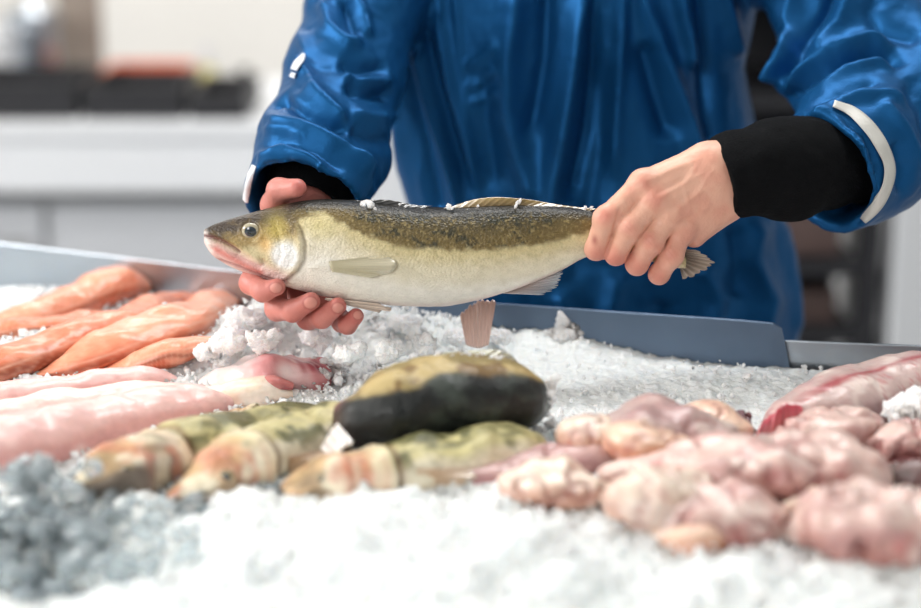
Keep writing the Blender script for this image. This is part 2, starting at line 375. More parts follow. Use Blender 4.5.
def sheet(name, pts, z0, tops, thick, mat, dz_end=0):
    """upright sheet following pts; tops = top height at each pt"""
    pts = np.array(pts, float); n = len(pts); T = np.gradient(pts, axis=0); T /= np.linalg.norm(T, axis=1)[:, None]; Nn = np.stack([-T[:, 1], T[:, 0]], 1) * thick
    V = [];
    for s in (0, 1):
        for k in range(n): V.append((*(pts[k] + s * Nn[k]), z0)); V.append((*(pts[k] + s * Nn[k]), tops[k]))
    F = []
    for k in range(n - 1):
        a = 2 * k; F.append((a, a + 2, a + 3, a + 1)); b = 2 * n + a; F.append((b, b + 1, b + 3, b + 2)); F.append((a + 1, a + 3, b + 3, b + 1)); F.append((a, b, b + 2, a + 2))
    F.append((0, 1, 2 * n + 1, 2 * n)); a = 2 * (n - 1); F.append((a, 2 * n + a, 2 * n + a + 1, a + 1))
    o = part(name, V, F, mat, dc, smooth=False); bevel(o, .0012); return o
ys = lambda x: (x, float(rim_y(x)))
sheet('rim_sheet', [(x, y + .004) for x, y in map(ys, (-.95, -.75, -.567, -.4, -.265, -.14, -.05))], .906, [1.0] * 7, .003, M['steel'])['label'] = 'pale steel rim sheet behind the salmon'
ps = [ys(x) for x in (-.07, .03, .13, .23, .30, .334, .343, .348, .356)]
sheet('rim_sheet', ps, .906, [1.003, 1.0, 1.0, 1.0, 1.0, .999, .994, .975, .94], .003, M['steel_dark'])['label'] = 'darker steel rim sheet with a slanted end in front of the blue jacket'
zr = at(850, 346, .02)[2]
sheet('rim_sheet', [(x, y + .006) for x, y in RIMR], .906, [at(790, 341, .05)[2], at(921, 351, -.01)[2], .965], .003, M['steel'])['label'] = 'low rim sheet at the right'

# ---- ice bed
def g2(x, y, px, py, h, sx, sy, z=.955):
    c = on(px, py, z); return h * np.exp(-((x - c[0]) / sx) ** 2 - ((y - c[1]) / sy) ** 2)
def bed0(x, y):
    z = .948 - g2(x, y, 40, 275, .022, .25, .05) + g2(x, y, 395, 345, .036, .11, .06) + g2(x, y, 255, 345, .034, .05, .045) + g2(x, y, 330, 345, .012, .08, .05) + g2(x, y, 570, 345, .020, .10, .05)
    z = z + g2(x, y, 720, 380, .010, .12, .05) + g2(x, y, 60, 300, .010, .2, .06) + g2(x, y, 120, 345, .022, .16, .09) + g2(x, y, 400, 560, .012, .16, .08) + g2(x, y, 640, 570, .008, .2, .05)
    z = z + g2(x, y, 200, 362, .012, .05, .04)
    return z - g2(x, y, 50, 545, .064, .10, .065)
def bed(x, y): return bed0(np.asarray(x, float), np.asarray(y, float))
def lay(px, py, off=0.0):
    """point on the line of sight through (px, py) lying `off` above the ice"""
    z = .955 + off
    for _ in range(12):
        p = on(px, py, z); z = float(bed(p[0], p[1])) + off
    return p
nx, ny = 640, 460
gx = np.linspace(-.72, .72, nx); tt = np.linspace(0, 1, ny)
yb = rim_y(gx) - .001; XX = np.repeat(gx[:, None], ny, 1); YY = -.92 + (yb[:, None] + .92) * tt[None, :]
P3 = np.stack([XX.ravel(), YY.ravel(), np.zeros(nx * ny)], 1)
Z = bed(XX.ravel(), YY.ravel())
rough = fbm(P3 * 38, 3, 3) * .0045 + np.abs(fbm(P3 * 130, 3, 9)) * .0055
soft = 1 - .55 * np.clip((XX.ravel() - .04) / .06, 0, 1) * np.clip((P3[:, 1] + .26) / .08, 0, 1); rough *= soft
# knobbly snow: cell-like bumps
fr_m = np.clip((-.22 - P3[:, 1]) / .1, 0, 1); rough += fr_m * (fbm(P3 * 22, 2, 33) * .011 + np.maximum(vnoise(P3 * 48, 35), 0) * .007)
rough += np.maximum(vnoise(P3 * 95, 21), 0) ** 2 * .007 * soft ** 2
Z = Z + rough
V = np.stack([XX.ravel(), YY.ravel(), Z], 1)
i = np.arange(nx - 1)[:, None] * ny; k = np.arange(ny - 1)[None, :]
F = np.stack([i + k, i + ny + k, i + ny + k + 1, i + k + 1], -1).reshape(-1, 4)
ice = make_obj('crushed_ice', V, F, M['ice']); tag(ice, 'white crushed ice heaped across the whole fish counter', 'ice', kind='stuff')
# ---- loose chips (irregular lumps)
def chip_template(seed):
    import bmesh
    bm = bmesh.new(); bmesh.ops.create_icosphere(bm, subdivisions=1, radius=1)
    r = np.random.default_rng(seed)
    for v in bm.verts: v.co *= 0.65 + 0.6 * r.random()
    V = np.array([v.co[:] for v in bm.verts]) * (1, .75 + .3 * r.random(), .5 + .4 * r.random()); F = np.array([[v.index for v in f.verts] for f in bm.faces]); bm.free(); return V, F
TPL = [chip_template(s) for s in range(14)]
def chips(name, pts, sizes, mat, label, cat='ice', parent=None, seed=1, smooth=False):
    r = np.random.default_rng(seed); Vs, Fs, n = [], [], 0
    for p, s in zip(pts, sizes):
        tv, tf = TPL[r.integers(len(TPL))]; q = r.normal(size=4); q /= np.linalg.norm(q); a, b, c, d = q
        Rm = np.array([[1-2*(c*c+d*d), 2*(b*c-a*d), 2*(b*d+a*c)], [2*(b*c+a*d), 1-2*(b*b+d*d), 2*(c*d-a*b)], [2*(b*d-a*c), 2*(c*d+a*b), 1-2*(b*b+c*c)]])
        Vs.append(tv @ Rm.T * s + p); Fs.append(tf + n); n += len(tv)
    o = make_obj(name, np.vstack(Vs), np.vstack(Fs), mat, smooth=smooth)
    return tag(o, label, cat, kind='stuff')
N = 17000
x = rng.uniform(-.62, .62, N); u = rng.random(N) ** 0.7; y = -.72 + (rim_y(x) - .012 + .72) * u
keep = (g2(x, y, 50, 545, 1, .10, .07) < .6) & ((rng.random(N) < .10) | (x < .03) | (y < -.12)); x, y = x[keep], y[keep]
s = rng.uniform(.0010, .0032, len(x)) * (1 + 1.3 * (rng.random(len(x)) > .93)); z = bed(x, y) + .005 + rng.uniform(-.002, .004, len(x))
chips('crushed_ice_chips', np.stack([x, y, z], 1), s, M['chip'], 'loose glinting chips strewn over the crushed ice', seed=3)
# clear wet ice at the front left
N = 900; c = on(55, 540, .92)
x = c[0] + rng.normal(0, .085, N); y = c[1] + rng.normal(0, .06, N); z = .908 + rng.random(N) * .048; s = rng.uniform(.005, .014, N); c2 = on(190, 512, .93); x[:260] = c2[0] + rng.uniform(-.10, .10, 260); y[:260] = c2[1] + rng.normal(0, .012, 260); z[:260] = bed(x[:260], y[:260]) + rng.random(260) * .008; s[:260] *= .6
chips('clear_ice_pieces', np.stack([x, y, z], 1), s, M['clear'], 'clear wet ice pieces in the front left corner of the counter', seed=5)

# ================================================================ THE HELD ZANDER
Sx = 1 / 995.0
FX = [198, 204, 215, 228, 242, 262, 300, 340, 380, 410, 450, 500, 560, 590, 620, 650, 675, 692]
FT = [229, 225.5, 221, 217, 213, 207.5, 199.5, 198.5, 202, 205, 206.5, 204, 205, 208.5, 218, 232, 245, 252]
BX = [198, 204, 215, 230, 255, 290, 330, 370, 410, 440, 470, 500, 530, 560, 590, 620, 650, 675, 692]
BB = [243, 253, 262, 270, 278.5, 290, 299.5, 305.5, 308.5, 308.5, 304, 296, 286, 273, 257, 253, 260, 268, 270]
WX = [198, 204, 220, 260, 300, 360, 430, 500, 560, 600, 650, 692]; WW = [5, 9, 15, 26, 34, 39, 39, 33, 24, 17, 10, 5]
nU, nT = 620, 150
up = np.r_[np.linspace(198, 206, 26)[:-1], np.linspace(206, 692, nU - 25)]
tp, bt, wd = smooth_interp(up, FX, FT), smooth_interp(up, BX, BB), smooth_interp(up, WX, WW)
th = np.linspace(0, 2 * math.pi, nT, endpoint=False); th = th + 0.0
cc, ss = np.cos(th), np.sin(th)
PX = np.repeat(up[:, None], nT, 1); mid = (tp + bt) / 2; hh = (bt - tp) / 2
PYm = mid[:, None] - hh[:, None] * (np.sign(cc) * np.abs(cc) ** .95)
vv = (PYm - tp[:, None]) / (2 * hh[:, None])
# cross-section a little wider below the middle; side facing the camera is -Y
YY = -wd[:, None] * np.sign(ss) * np.abs(ss) ** .85 * (1 + .10 * (vv - .5))
px, py, yy = PX.ravel(), PYm.ravel(), YY.ravel()
V = np.stack([(px - 460.5) * Sx, yy * Sx, -(py - 245) * Sx], 1)
i = np.arange(len(up) - 1)[:, None] * nT; k = np.arange(nT)[None, :]; k2 = (k + 1) % nT
F = np.stack([i + k, i + k2, i + nT + k2, i + nT + k], -1).reshape(-1, 4)
n0 = len(V); ends = [tuple(range(nT))[::-1], tuple((len(up) - 1) * nT + k for k in range(nT))]
Nn = normals(V, F)
if (Nn[:, 1] * V[:, 1]).sum() < 0: F = F[:, ::-1]; Nn = -Nn; ends = [e[::-1] for e in ends]
side = sm(3, 10, np.abs(yy))
def carve(px, py, line, width, amp, taper=.12):
    d, p = pl_dist(px, py, line); return amp * np.exp(-(d / width) ** 2) * np.clip(np.minimum(p, 1 - p) / taper, 0, 1) if taper else amp * np.exp(-(d / width) ** 2)
D = np.zeros(n0)
mouth = [(197, 234), (208, 234.5), (220, 238), (231, 244), (237, 249)]
D += carve(px, py, mouth, 2.2, -3.4, .02) + carve(px, py, [(201, 241), (218, 245), (232, 252)], 3.4, 2.2)
D += carve(px, py, [(212, 232), (225, 235), (238, 242), (256, 254), (260, 259)], 3.6, 2.8) + carve(px, py, [(222, 246), (240, 256), (256, 263), (262, 258), (256, 250)], 1.8, -2.4)
D += carve(px, py, [(205, 256), (235, 265), (262, 276), (290, 282)], 2.0, -2.4)
gill = [(292, 210), (300, 222), (304, 236), (303, 252), (296, 265), (284, 276), (268, 281)]
D += carve(px, py, gill, 2.4, -2.6) + carve(px, py, [(x - 5, y) for x, y in gill], 4, 2.0)
D += carve(px, py, [(272, 216), (279, 232), (280, 248), (272, 262)], 2.2, -1.2) + carve(px, py, [(262, 222), (270, 235), (268, 252)], 4, 1.2)
D += carve(px, py, [(305, 262), (320, 256), (332, 258)], 4, 1.6)      # shoulder behind the gill
dl, _ = pl_dist(px, py, [(284, 245)]+[(285, 246)]); D += 2.6 * np.exp(-(dl / 17) ** 2)
de, _ = pl_dist(px, py, [(248, 226), (248.5, 226)]); D += -1.6 * np.exp(-(de / 7.5) ** 2) + 1.1 * np.exp(-((de - 11) / 2.2) ** 2)
D += (fbm(np.stack([px / 14, py / 9, yy / 9], 1), 3, 5) * .35)
V = V + Nn * (D * side * Sx)[:, None]
# ---- colour
nz = fbm(np.stack([px / 7, py / 5, yy / 7], 1), 4, 11); nf = fbm(np.stack([px / 2.2, py / 1.8, yy / 2.2], 1), 2, 17); nb = fbm(np.stack([px / 28, py / 16, yy / 30], 1), 3, 23)
line = plin(px, [290, 300, 325, 350, 375, 400, 430, 480, 540, 590, 692], [222, 210, 207, 220, 230, 238, 241, 242, 238, 227, 257])
d = py - line + nz * 2.5
back = mix(lin((44, 42, 30)), lin((116, 98, 56)), sm(-34, -4, d) * .9)
back = mix(back, lin((36, 40, 30)), sm(.0, .5, nb + nz * .8) * .8)
back = mix(back, lin((170, 150, 100)), sm(.15, .8, nf) * .5)
back = mix(back, lin((40, 38, 34)), sm(10, 0, py - plin(px, up, tp)))
flank = mix(lin((212, 196, 148)), lin((230, 220, 194)), sm(2, 26, d))
flank = mix(flank, lin((242, 236, 224)), sm(24, 48, d)); flank = mix(flank, lin((168, 160, 118)), sm(.3, 1, nf + .3) * sm(34, 4, d) * .35)
flank = mix(flank, lin((224, 190, 182)), sm(.0, 1, sm(.86, 1, vv.ravel())) * .5)
C = mix(back, flank, sm(-3, 4, d))
# behind the head: yellow shoulder
C = mix(C, lin((210, 196, 132)), sm(22, 4, np.hypot((px - 320), (py - 222) * 1.4)) * .5)
# head
hd = sm(304, 296, px + (py - 240) ** 2 * .01)
topd = py - smooth_interp(px, FX, FT)
H = mix(lin((58, 46, 36)), lin((160, 136, 86)), sm(5, 22, topd + nz * 4)); H = mix(H, lin((212, 196, 154)), sm(22, 36, topd + nz * 3))
H = mix(H, lin((232, 206, 198)), sm(0, 16, py - plin(px, [198, 230, 262, 300], [226, 238, 252, 262])))
H = mix(H, lin((208, 128, 120)), carve(px, py, [(206, 243), (222, 252), (240, 262), (262, 272)], 5.5, .9, .1)); H = mix(H, lin((150, 78, 74)), carve(px, py, [(205, 257), (235, 266), (262, 277), (290, 283)], 1.5, .7, .1))
H = mix(H, lin((246, 246, 244)), np.clip(1.5 * np.exp(-(np.hypot(px - 284, (py - 249) * 1.0) / 14) ** 4), 0, 1))
H = mix(H, lin((214, 158, 78)), .6 * np.exp(-(np.hypot((px - 263), py - 238) / 7) ** 2)); H = mix(H, lin((196, 176, 90)), .7 * np.exp(-(np.hypot((px - 275), (py - 222)) / 12) ** 2))
H = mix(H, lin((92, 76, 50)), sm(.1, .7, nz + nf * .4) * sm(26, 8, topd) * .6)
H = mix(H, lin((240, 226, 220)), carve(px, py, [(199, 232), (200, 240), (206, 250)], 3, .8, 0))
H = mix(H, lin((112, 62, 56)), carve(px, py, mouth, 1.7, .8, .02))
C = mix(C, H, hd)
C = mix(C, lin((112, 92, 62)), carve(px, py, gill, 1.6, .55))
C = mix(C, lin((70, 60, 44)), carve(px, py, [(284, 208), (292, 220), (290, 228)], 3, .6))
C = C * (1 + .06 * nz)[:, None]
zf = at(460.5, 245, 0)
fish = empty('held_zander', zf.tolist()); tag(fish, 'whole zander with an olive speckled back, held up above the ice in both hands', 'fish')
off = zf
bodyo = make_obj('fish_body', V, [tuple(f) for f in F.tolist()] + ends, M['fish'], fish, col=C)
def L(px, py, y=0.0): return np.array([(px - 460.5) * Sx, y * Sx, -(py - 245) * Sx])
# eye
def eyeball(parent, c, r, tilt, dark=lin((52, 60, 64)), ring=lin((206, 196, 170))):
    nr, ns = 26, 40; V = []; C = []
    for i in range(nr + 1):
        a = math.pi / 2 * i / nr
        for k in range(ns):
            b = 2 * math.pi * k / ns; V.append((r * math.sin(a) * math.cos(b), -r * .55 * math.cos(a), r * math.sin(a) * math.sin(b) * .88))
            s = math.sin(a); C.append(mix(mix(lin((22, 26, 28)), dark, sm(.0, .4, s)), ring, sm(.60, .70, s)))
    F = [(i * ns + k, i * ns + (k + 1) % ns, (i + 1) * ns + (k + 1) % ns, (i + 1) * ns + k) for i in range(nr) for k in range(ns)]
    V = np.array(V); V = V + c
    o = make_obj('eye', V, F, M['eye'], parent, col=np.array(C)); return o
eyeball(fish, L(248, 226, -18.2), 9.4 * Sx, 0, dark=lin((40, 50, 58)), ring=lin((176, 166, 140)))
# fins: a ruled sheet between a base line and a tip line, with real thickness and rays
def fin(name, base, tip, parent, c0, c1, nray=18, thick=.0012, wav=.0012, jag=.0, mat=None, rows=16, seed=1, label=None, local=True, ray_=.28):
    r = np.random.default_rng(seed); n = nray * 6 + 1
    B, T = spline(base, n), spline(tip, n); u = np.linspace(0, 1, n); ph = np.abs(np.sin(u * nray * math.pi))
    T = T + (T - B) * (-(jag * (1 - ph) + jag * .8 * np.repeat(r.random(nray + 1), 6)[:n]))[:, None]
    w = np.linspace(0, 1, rows)[:, None, None]; G = B[None] * (1 - w) + T[None] * w
    e1 = (T - B).mean(0); e2 = B[-1] - B[0] + T[-1] - T[0]; nm = np.cross(e1, e2); nm /= np.linalg.norm(nm) + 1e-12
    wob = (ph - .5)[None, :, None] * wav + (np.sin(u * 9 + seed)[None, :, None] * w * .003)
    th = thick * (1 - .7 * w)
    A1 = (G + nm * (wob + th)).reshape(-1, 3); A2 = (G + nm * (wob - th)).reshape(-1, 3); V = np.vstack([A1, A2]); h = rows * n; F = []
    for a in range(rows - 1):
        for b in range(n - 1):
            q = (a * n + b, a * n + b + 1, (a + 1) * n + b + 1, (a + 1) * n + b); F.append(q); F.append(tuple(h + x for x in q[::-1]))
    for b in range(n - 1): F.append((b + 1, b, h + b, h + b + 1)); t = (rows - 1) * n; F.append((t + b, t + b + 1, h + t + b + 1, h + t + b))
    for a in range(rows - 1): F.append((a * n, (a + 1) * n, h + (a + 1) * n, h + a * n)); t = n - 1; F.append(((a + 1) * n + t, a * n + t, h + a * n + t, h + (a + 1) * n + t))
    wcol = np.tile(np.repeat(w.ravel(), n), 2); pcol = np.tile(np.tile(ph, rows), 2)
    C = mix(lin(c0), lin(c1), wcol) * (1 - ray_ * (pcol > .75))[:, None]
    o = make_obj(name, V, F, mat or M['fin'], parent, col=C)
    if label: o['label'] = label
    return o
fin('dorsal_fin', [L(438, 208), L(470, 206, 0), L(520, 204), L(592, 210)], [L(452, 204, 2), L(470, 198.5, 4), L(524, 198.5, 4), L(600, 208, 2)], fish, (122, 100, 62), (172, 144, 88), 20, ray_=.1, wav=.0004, label='low folded ochre dorsal fin')
fin('front_dorsal_fin', [L(330, 200), L(370, 203, 0), L(420, 207)], [L(352, 197.5, 2), L(392, 200.0, 3), L(432, 205, 2)], fish, (84, 84, 84), (110, 108, 104), 9)
fin('pectoral_fin', [L(328, 253, -39.4), L(329, 258, -39.8), L(331, 263, -40.0)], [L(384, 246, -41.6), L(396, 254, -42.0), L(391, 263, -42.2), L(372, 269, -42.2)], fish, (202, 192, 158), (214, 206, 180), 11, wav=.0002, thick=.0004, jag=.0, ray_=.08)
fin('anal_fin', [L(500, 295, -4), L(518, 290, -4), L(545, 278, -4)], [L(548, 296, -9), L(562, 286, -9), L(567, 268, -8)], fish, (222, 200, 190), (168, 176, 186), 11, jag=.10, label='pale anal fin with grey rays')
fin('pelvic_fin', [L(322, 296, -22), L(330, 299, -21), L(340, 301, -20)], [L(375, 303, -26), L(390, 306.5, -24), L(378, 309, -22)], fish, (226, 206, 190), (232, 212, 196), 7)
fin('tail_fin', [L(682, 249), L(686, 257), L(686, 268)], [L(706, 249, -3), L(722, 262, -4), L(690, 283, -3)], fish, (112, 98, 82), (186, 168, 150), 9, jag=.12, seed=4, label='ragged brown tail fin below the fist')
# crumbs of ice on its back
pts = [at(*p) for p in ((367, 203, -.004), (371, 206, -.012), (363, 205, -.01), (375, 209, -.014), (449, 207, -.006), (452, 208.5, -.01), (517, 203, -.004), (520, 201, -.006), (516, 206, -.012), (585, 208, -.012), (591, 207.5, -.012), (400, 204.5, .0), (406, 206, -.006), (478, 206, -.01))]
chips('ice_crumbs', pts, [.006, .006, .005, .004, .0045, .003, .004, .004, .0035, .003, .003, .002, .0025, .002], M['chip'], 'small ice crumbs clinging to the back of the held zander', seed=11)

# ================================================================ FISH AND FLESH ON THE ICE
def laid(name, label, cat, pts, wpx, colfn, mat='flesh', group=None, off=None, flat=.8, power=2.2, disp=0.0, dscale=30, n=44, m=90, shape='fish', amp2=0, seed=0, sink=.65, lump=1.0, pleat=0, prof=None, crease=0):
    """a long body laid along sight-line points pts=(px,py[,extra height]); wpx = apparent full heights in px at each point"""
    hs = []
    P = []
    for q, wv in zip(pts, wpx):
        e = q[2] if len(q) > 2 else 0; p = lay(q[0], q[1], .02)
        dep = (p - CAM)[1] * cP - (p - CAM)[2] * sP; h = wv * dep / FPX / 2 / (0.95 + .28 * (1 / flat - 1) * .5)
        p = lay(q[0], q[1], h * sink + e); P.append(p); hs.append(h)
    path = spline(P, m); b = np.maximum(smooth_interp(np.linspace(0, 1, m), np.linspace(0, 1, len(hs)) if 0 else np.r_[0, np.cumsum(np.linalg.norm(np.diff(np.array(P), axis=0), axis=1))] / np.sum(np.linalg.norm(np.diff(np.array(P), axis=0), axis=1)), hs), .0012)
    a = b / flat
    V, F, U, TH = loft(path, a, b, n=n, power=power); N_ = normals(V, F)
    if ((V - np.repeat(path, n, 0)) * N_).sum() < 0: F = F[:, ::-1]; N_ = -N_
    cen = path.mean(0); Q = V * dscale + seed * 7.3; nz = fbm(Q, 3, seed); nl = fbm(V * 17 + seed * 3.1, 2, seed + 5)
    bb = np.repeat(b, n)
    V = V + N_ * ((disp * nz + disp * lump * nl) * np.minimum(1, bb / .012))[:, None]
    if prof is not None: V = V + N_ * prof(U, TH, V, N_)[:, None]
    if pleat: V = V + N_ * (pleat * np.exp(-((np.abs(np.sin(TH * .5 + .6))) / .18) ** 2))[:, None] * -1
    if crease:
        cz = np.abs(fbm(V * 19 + seed * 1.7, 3, 27)); cr = np.exp(-(cz / .07) ** 2) * np.minimum(1, bb / .012); V = V - N_ * (cr * crease)[:, None]; V = V + N_ * (fbm(V * 34 + seed, 2, 29) * crease * .7)[:, None]
    t = empty(name, cen.tolist()); tag(t, label, cat, group)
    C = colfn(U, TH, V, nz, (V - cen))
    if crease: C = mix(C, lin((158, 84, 82)), cr * .55)
    ends = [tuple(range(n)), tuple((m - 1) * n + k for k in range(n))]
    e0 = np.cross(V[ends[0][1]] - V[0], V[ends[0][n // 2]] - V[0]); T0 = path[0] - path[1]
    if e0 @ T0 < 0: ends[0] = ends[0][::-1]
    e1 = np.cross(V[ends[1][1]] - V[ends[1][0]], V[ends[1][n // 2]] - V[ends[1][0]])
    if e1 @ (path[-1] - path[-2]) < 0: ends[1] = ends[1][::-1]
    o = make_obj('body' if mat != 'flesh' or shape == 'fish' else 'flesh', V - cen, [tuple(f) for f in F.tolist()] + ends, M[mat], t, col=np.clip(C, 0, 1))
    t['_'] = 0; del t['_']
    return t, path, a, b
def fl(*stops):
    """colour function: up-facing -> down-facing mix plus fine streaks"""
    def f(U, TH, V, nz, Lc):
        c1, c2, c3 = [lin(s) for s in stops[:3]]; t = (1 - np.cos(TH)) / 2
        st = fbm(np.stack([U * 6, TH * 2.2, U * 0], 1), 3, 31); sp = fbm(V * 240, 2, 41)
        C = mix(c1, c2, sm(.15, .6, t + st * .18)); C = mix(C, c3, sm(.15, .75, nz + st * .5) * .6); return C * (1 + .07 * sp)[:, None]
    return f
def fl2(*stops):
    f0 = fl(*stops)
    def f(U, TH, V, nz, Lc):
        C = f0(U, TH, V, nz, Lc); m = fbm(V * 42, 3, 53); C = mix(C, lin((240, 226, 216)), sm(.15, .7, m) * .5); v = np.abs(fbm(V * 30, 3, 67))
        return mix(C, lin((176, 84, 88)), sm(.07, .0, v) * sm(-.2, .4, fbm(V * 14, 2, 71)) * .55)
    return f
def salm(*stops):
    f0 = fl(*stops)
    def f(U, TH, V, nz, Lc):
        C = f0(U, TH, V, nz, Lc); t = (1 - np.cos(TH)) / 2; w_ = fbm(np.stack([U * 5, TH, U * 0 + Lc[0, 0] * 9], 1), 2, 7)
        C = mix(C, lin((142, 72, 48)), np.exp(-((t - .50 + w_ * .12) / .07) ** 2) * .75); C = mix(C, lin((250, 214, 190)), np.exp(-((t - .30 + w_ * .1) / .035) ** 2) * .35)  # dark lateral band, doubling as painted shade in the valleys; pale fat line
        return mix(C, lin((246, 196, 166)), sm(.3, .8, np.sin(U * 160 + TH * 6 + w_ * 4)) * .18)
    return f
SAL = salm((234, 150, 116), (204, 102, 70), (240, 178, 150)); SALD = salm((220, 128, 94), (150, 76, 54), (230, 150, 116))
sg = 'salmon sides piled at the left'
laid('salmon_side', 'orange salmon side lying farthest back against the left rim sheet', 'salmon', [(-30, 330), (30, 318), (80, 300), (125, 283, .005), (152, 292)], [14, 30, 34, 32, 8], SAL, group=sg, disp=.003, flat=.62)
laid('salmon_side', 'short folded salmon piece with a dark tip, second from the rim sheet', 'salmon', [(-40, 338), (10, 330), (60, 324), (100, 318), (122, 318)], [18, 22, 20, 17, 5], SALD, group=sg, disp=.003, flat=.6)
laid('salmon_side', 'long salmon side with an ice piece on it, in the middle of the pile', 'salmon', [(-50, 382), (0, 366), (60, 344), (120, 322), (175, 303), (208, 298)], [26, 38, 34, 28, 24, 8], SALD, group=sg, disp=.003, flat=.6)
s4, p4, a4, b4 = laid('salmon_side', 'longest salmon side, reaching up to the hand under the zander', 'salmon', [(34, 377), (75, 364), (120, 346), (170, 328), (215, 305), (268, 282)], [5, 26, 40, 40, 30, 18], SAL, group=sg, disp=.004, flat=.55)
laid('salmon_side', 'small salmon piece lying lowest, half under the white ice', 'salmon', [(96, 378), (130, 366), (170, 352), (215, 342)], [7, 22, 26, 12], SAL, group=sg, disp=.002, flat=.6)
chips('ice_lump', [lay(165, 309, .03), lay(160, 311, .03), lay(172, 306, .03)], [.008, .006, .005], M['chip'], 'ice piece lying on the middle salmon side', seed=8)
PNK = fl((246, 214, 206), (228, 176, 168), (250, 226, 220)); PNK2 = fl((240, 196, 190), (220, 158, 152), (248, 214, 206))
sp = 'pale pink skinned fish at the left'
laid('skinned_fish', 'thin pink skinned fish lying just in front of the salmon', 'fish', [(-50, 400), (0, 396), (60, 389), (120, 381), (160, 380), (182, 383)], [24, 30, 30, 26, 18, 6], PNK2, group=sp, disp=.0025)
laid('skinned_fish', 'palest skinned fish, between the two pinker ones', 'fish', [(-50, 424), (20, 413), (90, 402), (150, 394), (205, 391)], [26, 32, 30, 26, 10], PNK, group=sp, disp=.0025)
laid('skinned_fish', 'thickest pink skinned fish, beside the leftmost zander head', 'fish', [(-60, 470), (0, 450), (70, 430), (140, 414), (215, 402), (240, 400)], [40, 58, 54, 46, 26, 8], PNK2, group=sp, disp=.003, flat=.75)
laid('skinned_fish', 'small cream skinned fish behind the zander heads', 'fish', [(170, 408), (215, 398), (262, 392), (292, 395)], [10, 26, 28, 10], fl((248, 226, 204), (236, 200, 180), (252, 240, 228)), disp=.002)
# gutted pink fish in the middle
def gut(U, TH, V, nz, Lc):
    t = (1 - np.cos(TH)) / 2; C = mix(lin((250, 230, 226)), lin((216, 150, 150)), sm(.35, .95, U + nz * .4)); st = np.sin(U * 120) * .5 + .5
    C = mix(C, lin((150, 44, 62)), (sm(.55, .7, U) * sm(.25, .1, np.abs(t - .22)) * (.4 + .6 * st))); return mix(C, lin((196, 106, 110)), sm(.2, .8, nz) * sm(.3, .7, U) * .6)
laid('gutted_fish', 'pink gutted fish with dark red ribs half buried in white ice below the hand', 'fish', [(200, 386, -.004), (240, 376, -.002), (280, 370, .002), (306, 368, .0), (330, 366, -.006)], [10, 34, 40, 34, 8], gut, disp=.006, flat=.55, lump=1.6)
laid('fish_liver', 'small glossy dark pink piece beside the gutted fish', 'fish piece', [(252, 386, .012), (272, 383, .014), (293, 386, .012)], [6, 14, 7], fl((200, 120, 116), (160, 78, 80), (214, 140, 134)), disp=.001)
laid('fish_tail_piece', 'pale pink fish tail on the ice under the belly of the held zander', 'fish piece', [(392, 322, .0), (430, 316, .004), (462, 312, .006), (478, 316, .004)], [8, 16, 22, 10], fl((232, 190, 188), (190, 110, 120), (240, 214, 208)), disp=.002, flat=.8)
tp_ = empty('fish_tail_piece', lay(480, 338).tolist()); tag(tp_, 'upright pale pink tail fin sticking out of the ice behind the held zander belly', 'fish piece')
c_ = np.array(tp_.location); q_ = lambda x, y, Y: at(x, y, Y) - c_
fin('tail_fin', [q_(466, 345, .03), q_(478, 348, .03), q_(488, 345, .032)], [q_(460, 314, .03), q_(476, 300, .036), q_(496, 299, .04)], tp_, (236, 204, 192), (206, 166, 150), 8, thick=.002, jag=.05, ray_=.08)

# ---- zanders in front: bodies with open heads
def zcol(seed, dark=0.0):
    def f(U, TH, V, nz, Lc):
        t = (1 - np.cos(TH)) / 2; st = fbm(np.stack([U * 9, TH * 2, U * 0 + seed], 1), 3, 31); sp_ = fbm(V * 260, 2, 41 + seed)
        C = mix(lin((96, 94, 52)), lin((198, 188, 136)), sm(-.02, .20, t + st * .14 - dark)); C = mix(C, lin((234, 224, 200)), sm(.24, .5, t + st * .12 - dark)); C = mix(C, lin((78, 80, 44)), sm(.15, .45, fbm(V * 38, 3, 47 + seed)) * sm(.5, .1, t) * .85)
        h = sm(.36, .22, U + nz * .05)
        H = mix(lin((208, 170, 128)), lin((226, 164, 136)), sm(-.2, .6, nz)); H = mix(H, lin((122, 92, 60)), sm(.1, .7, st) * .7); H = mix(H, lin((240, 232, 208)), sm(.0, .6, -fbm(V * 55, 2, 91 + seed)) * .8); H = mix(H, lin((196, 104, 84)), sm(.1, .6, fbm(V * 48, 2, 95 + seed)) * .6); H = mix(H, lin((52, 26, 24)), sm(.20 if seed == 1 else .42, .42 if seed == 1 else .66, t + st * .12) * (.95 if seed == 1 else .45))
        C = mix(C, H, h * .85); ar = sm(.16, .22, U) * sm(.34, .30, U) * sm(.08, .2, t); C = mix(C, lin((204, 120, 92)), ar * sm(.0, .7, np.sin(U * 120 + TH * 2.2 + nz * 3)) * .38); C = mix(C, lin((250, 236, 208)), ar * sm(.0, .7, -np.sin(U * 120 + TH * 2.2 + nz * 3)) * .4); C = mix(C, lin((120, 84, 60)), np.exp(-((U - .352) / .012) ** 2) * .7); C = mix(C, lin((244, 226, 196)), sm(.26, .30, U) * sm(.335, .32, U) * .5); return C * (1 + .12 * sp_)[:, None]
    return f
def headp(U, TH, V, N_):
    s = np.sin(TH); side = sm(.1, .5, -N_[:, 1]); t = (1 - np.cos(TH)) / 2
    gc = .007 * sm(.20, .31, U) * sm(.345, .325, U) - .003 * np.exp(-((U - .35) / .012) ** 2) + .004 * sm(.10, .17, U) * sm(.21, .19, U)
    mo = -.006 * np.exp(-((t - .62 + U * .6) / .05) ** 2) * sm(.17, .12, U) * sm(.0, .02, U)
    return gc * (.4 + .6 * side) + mo * side
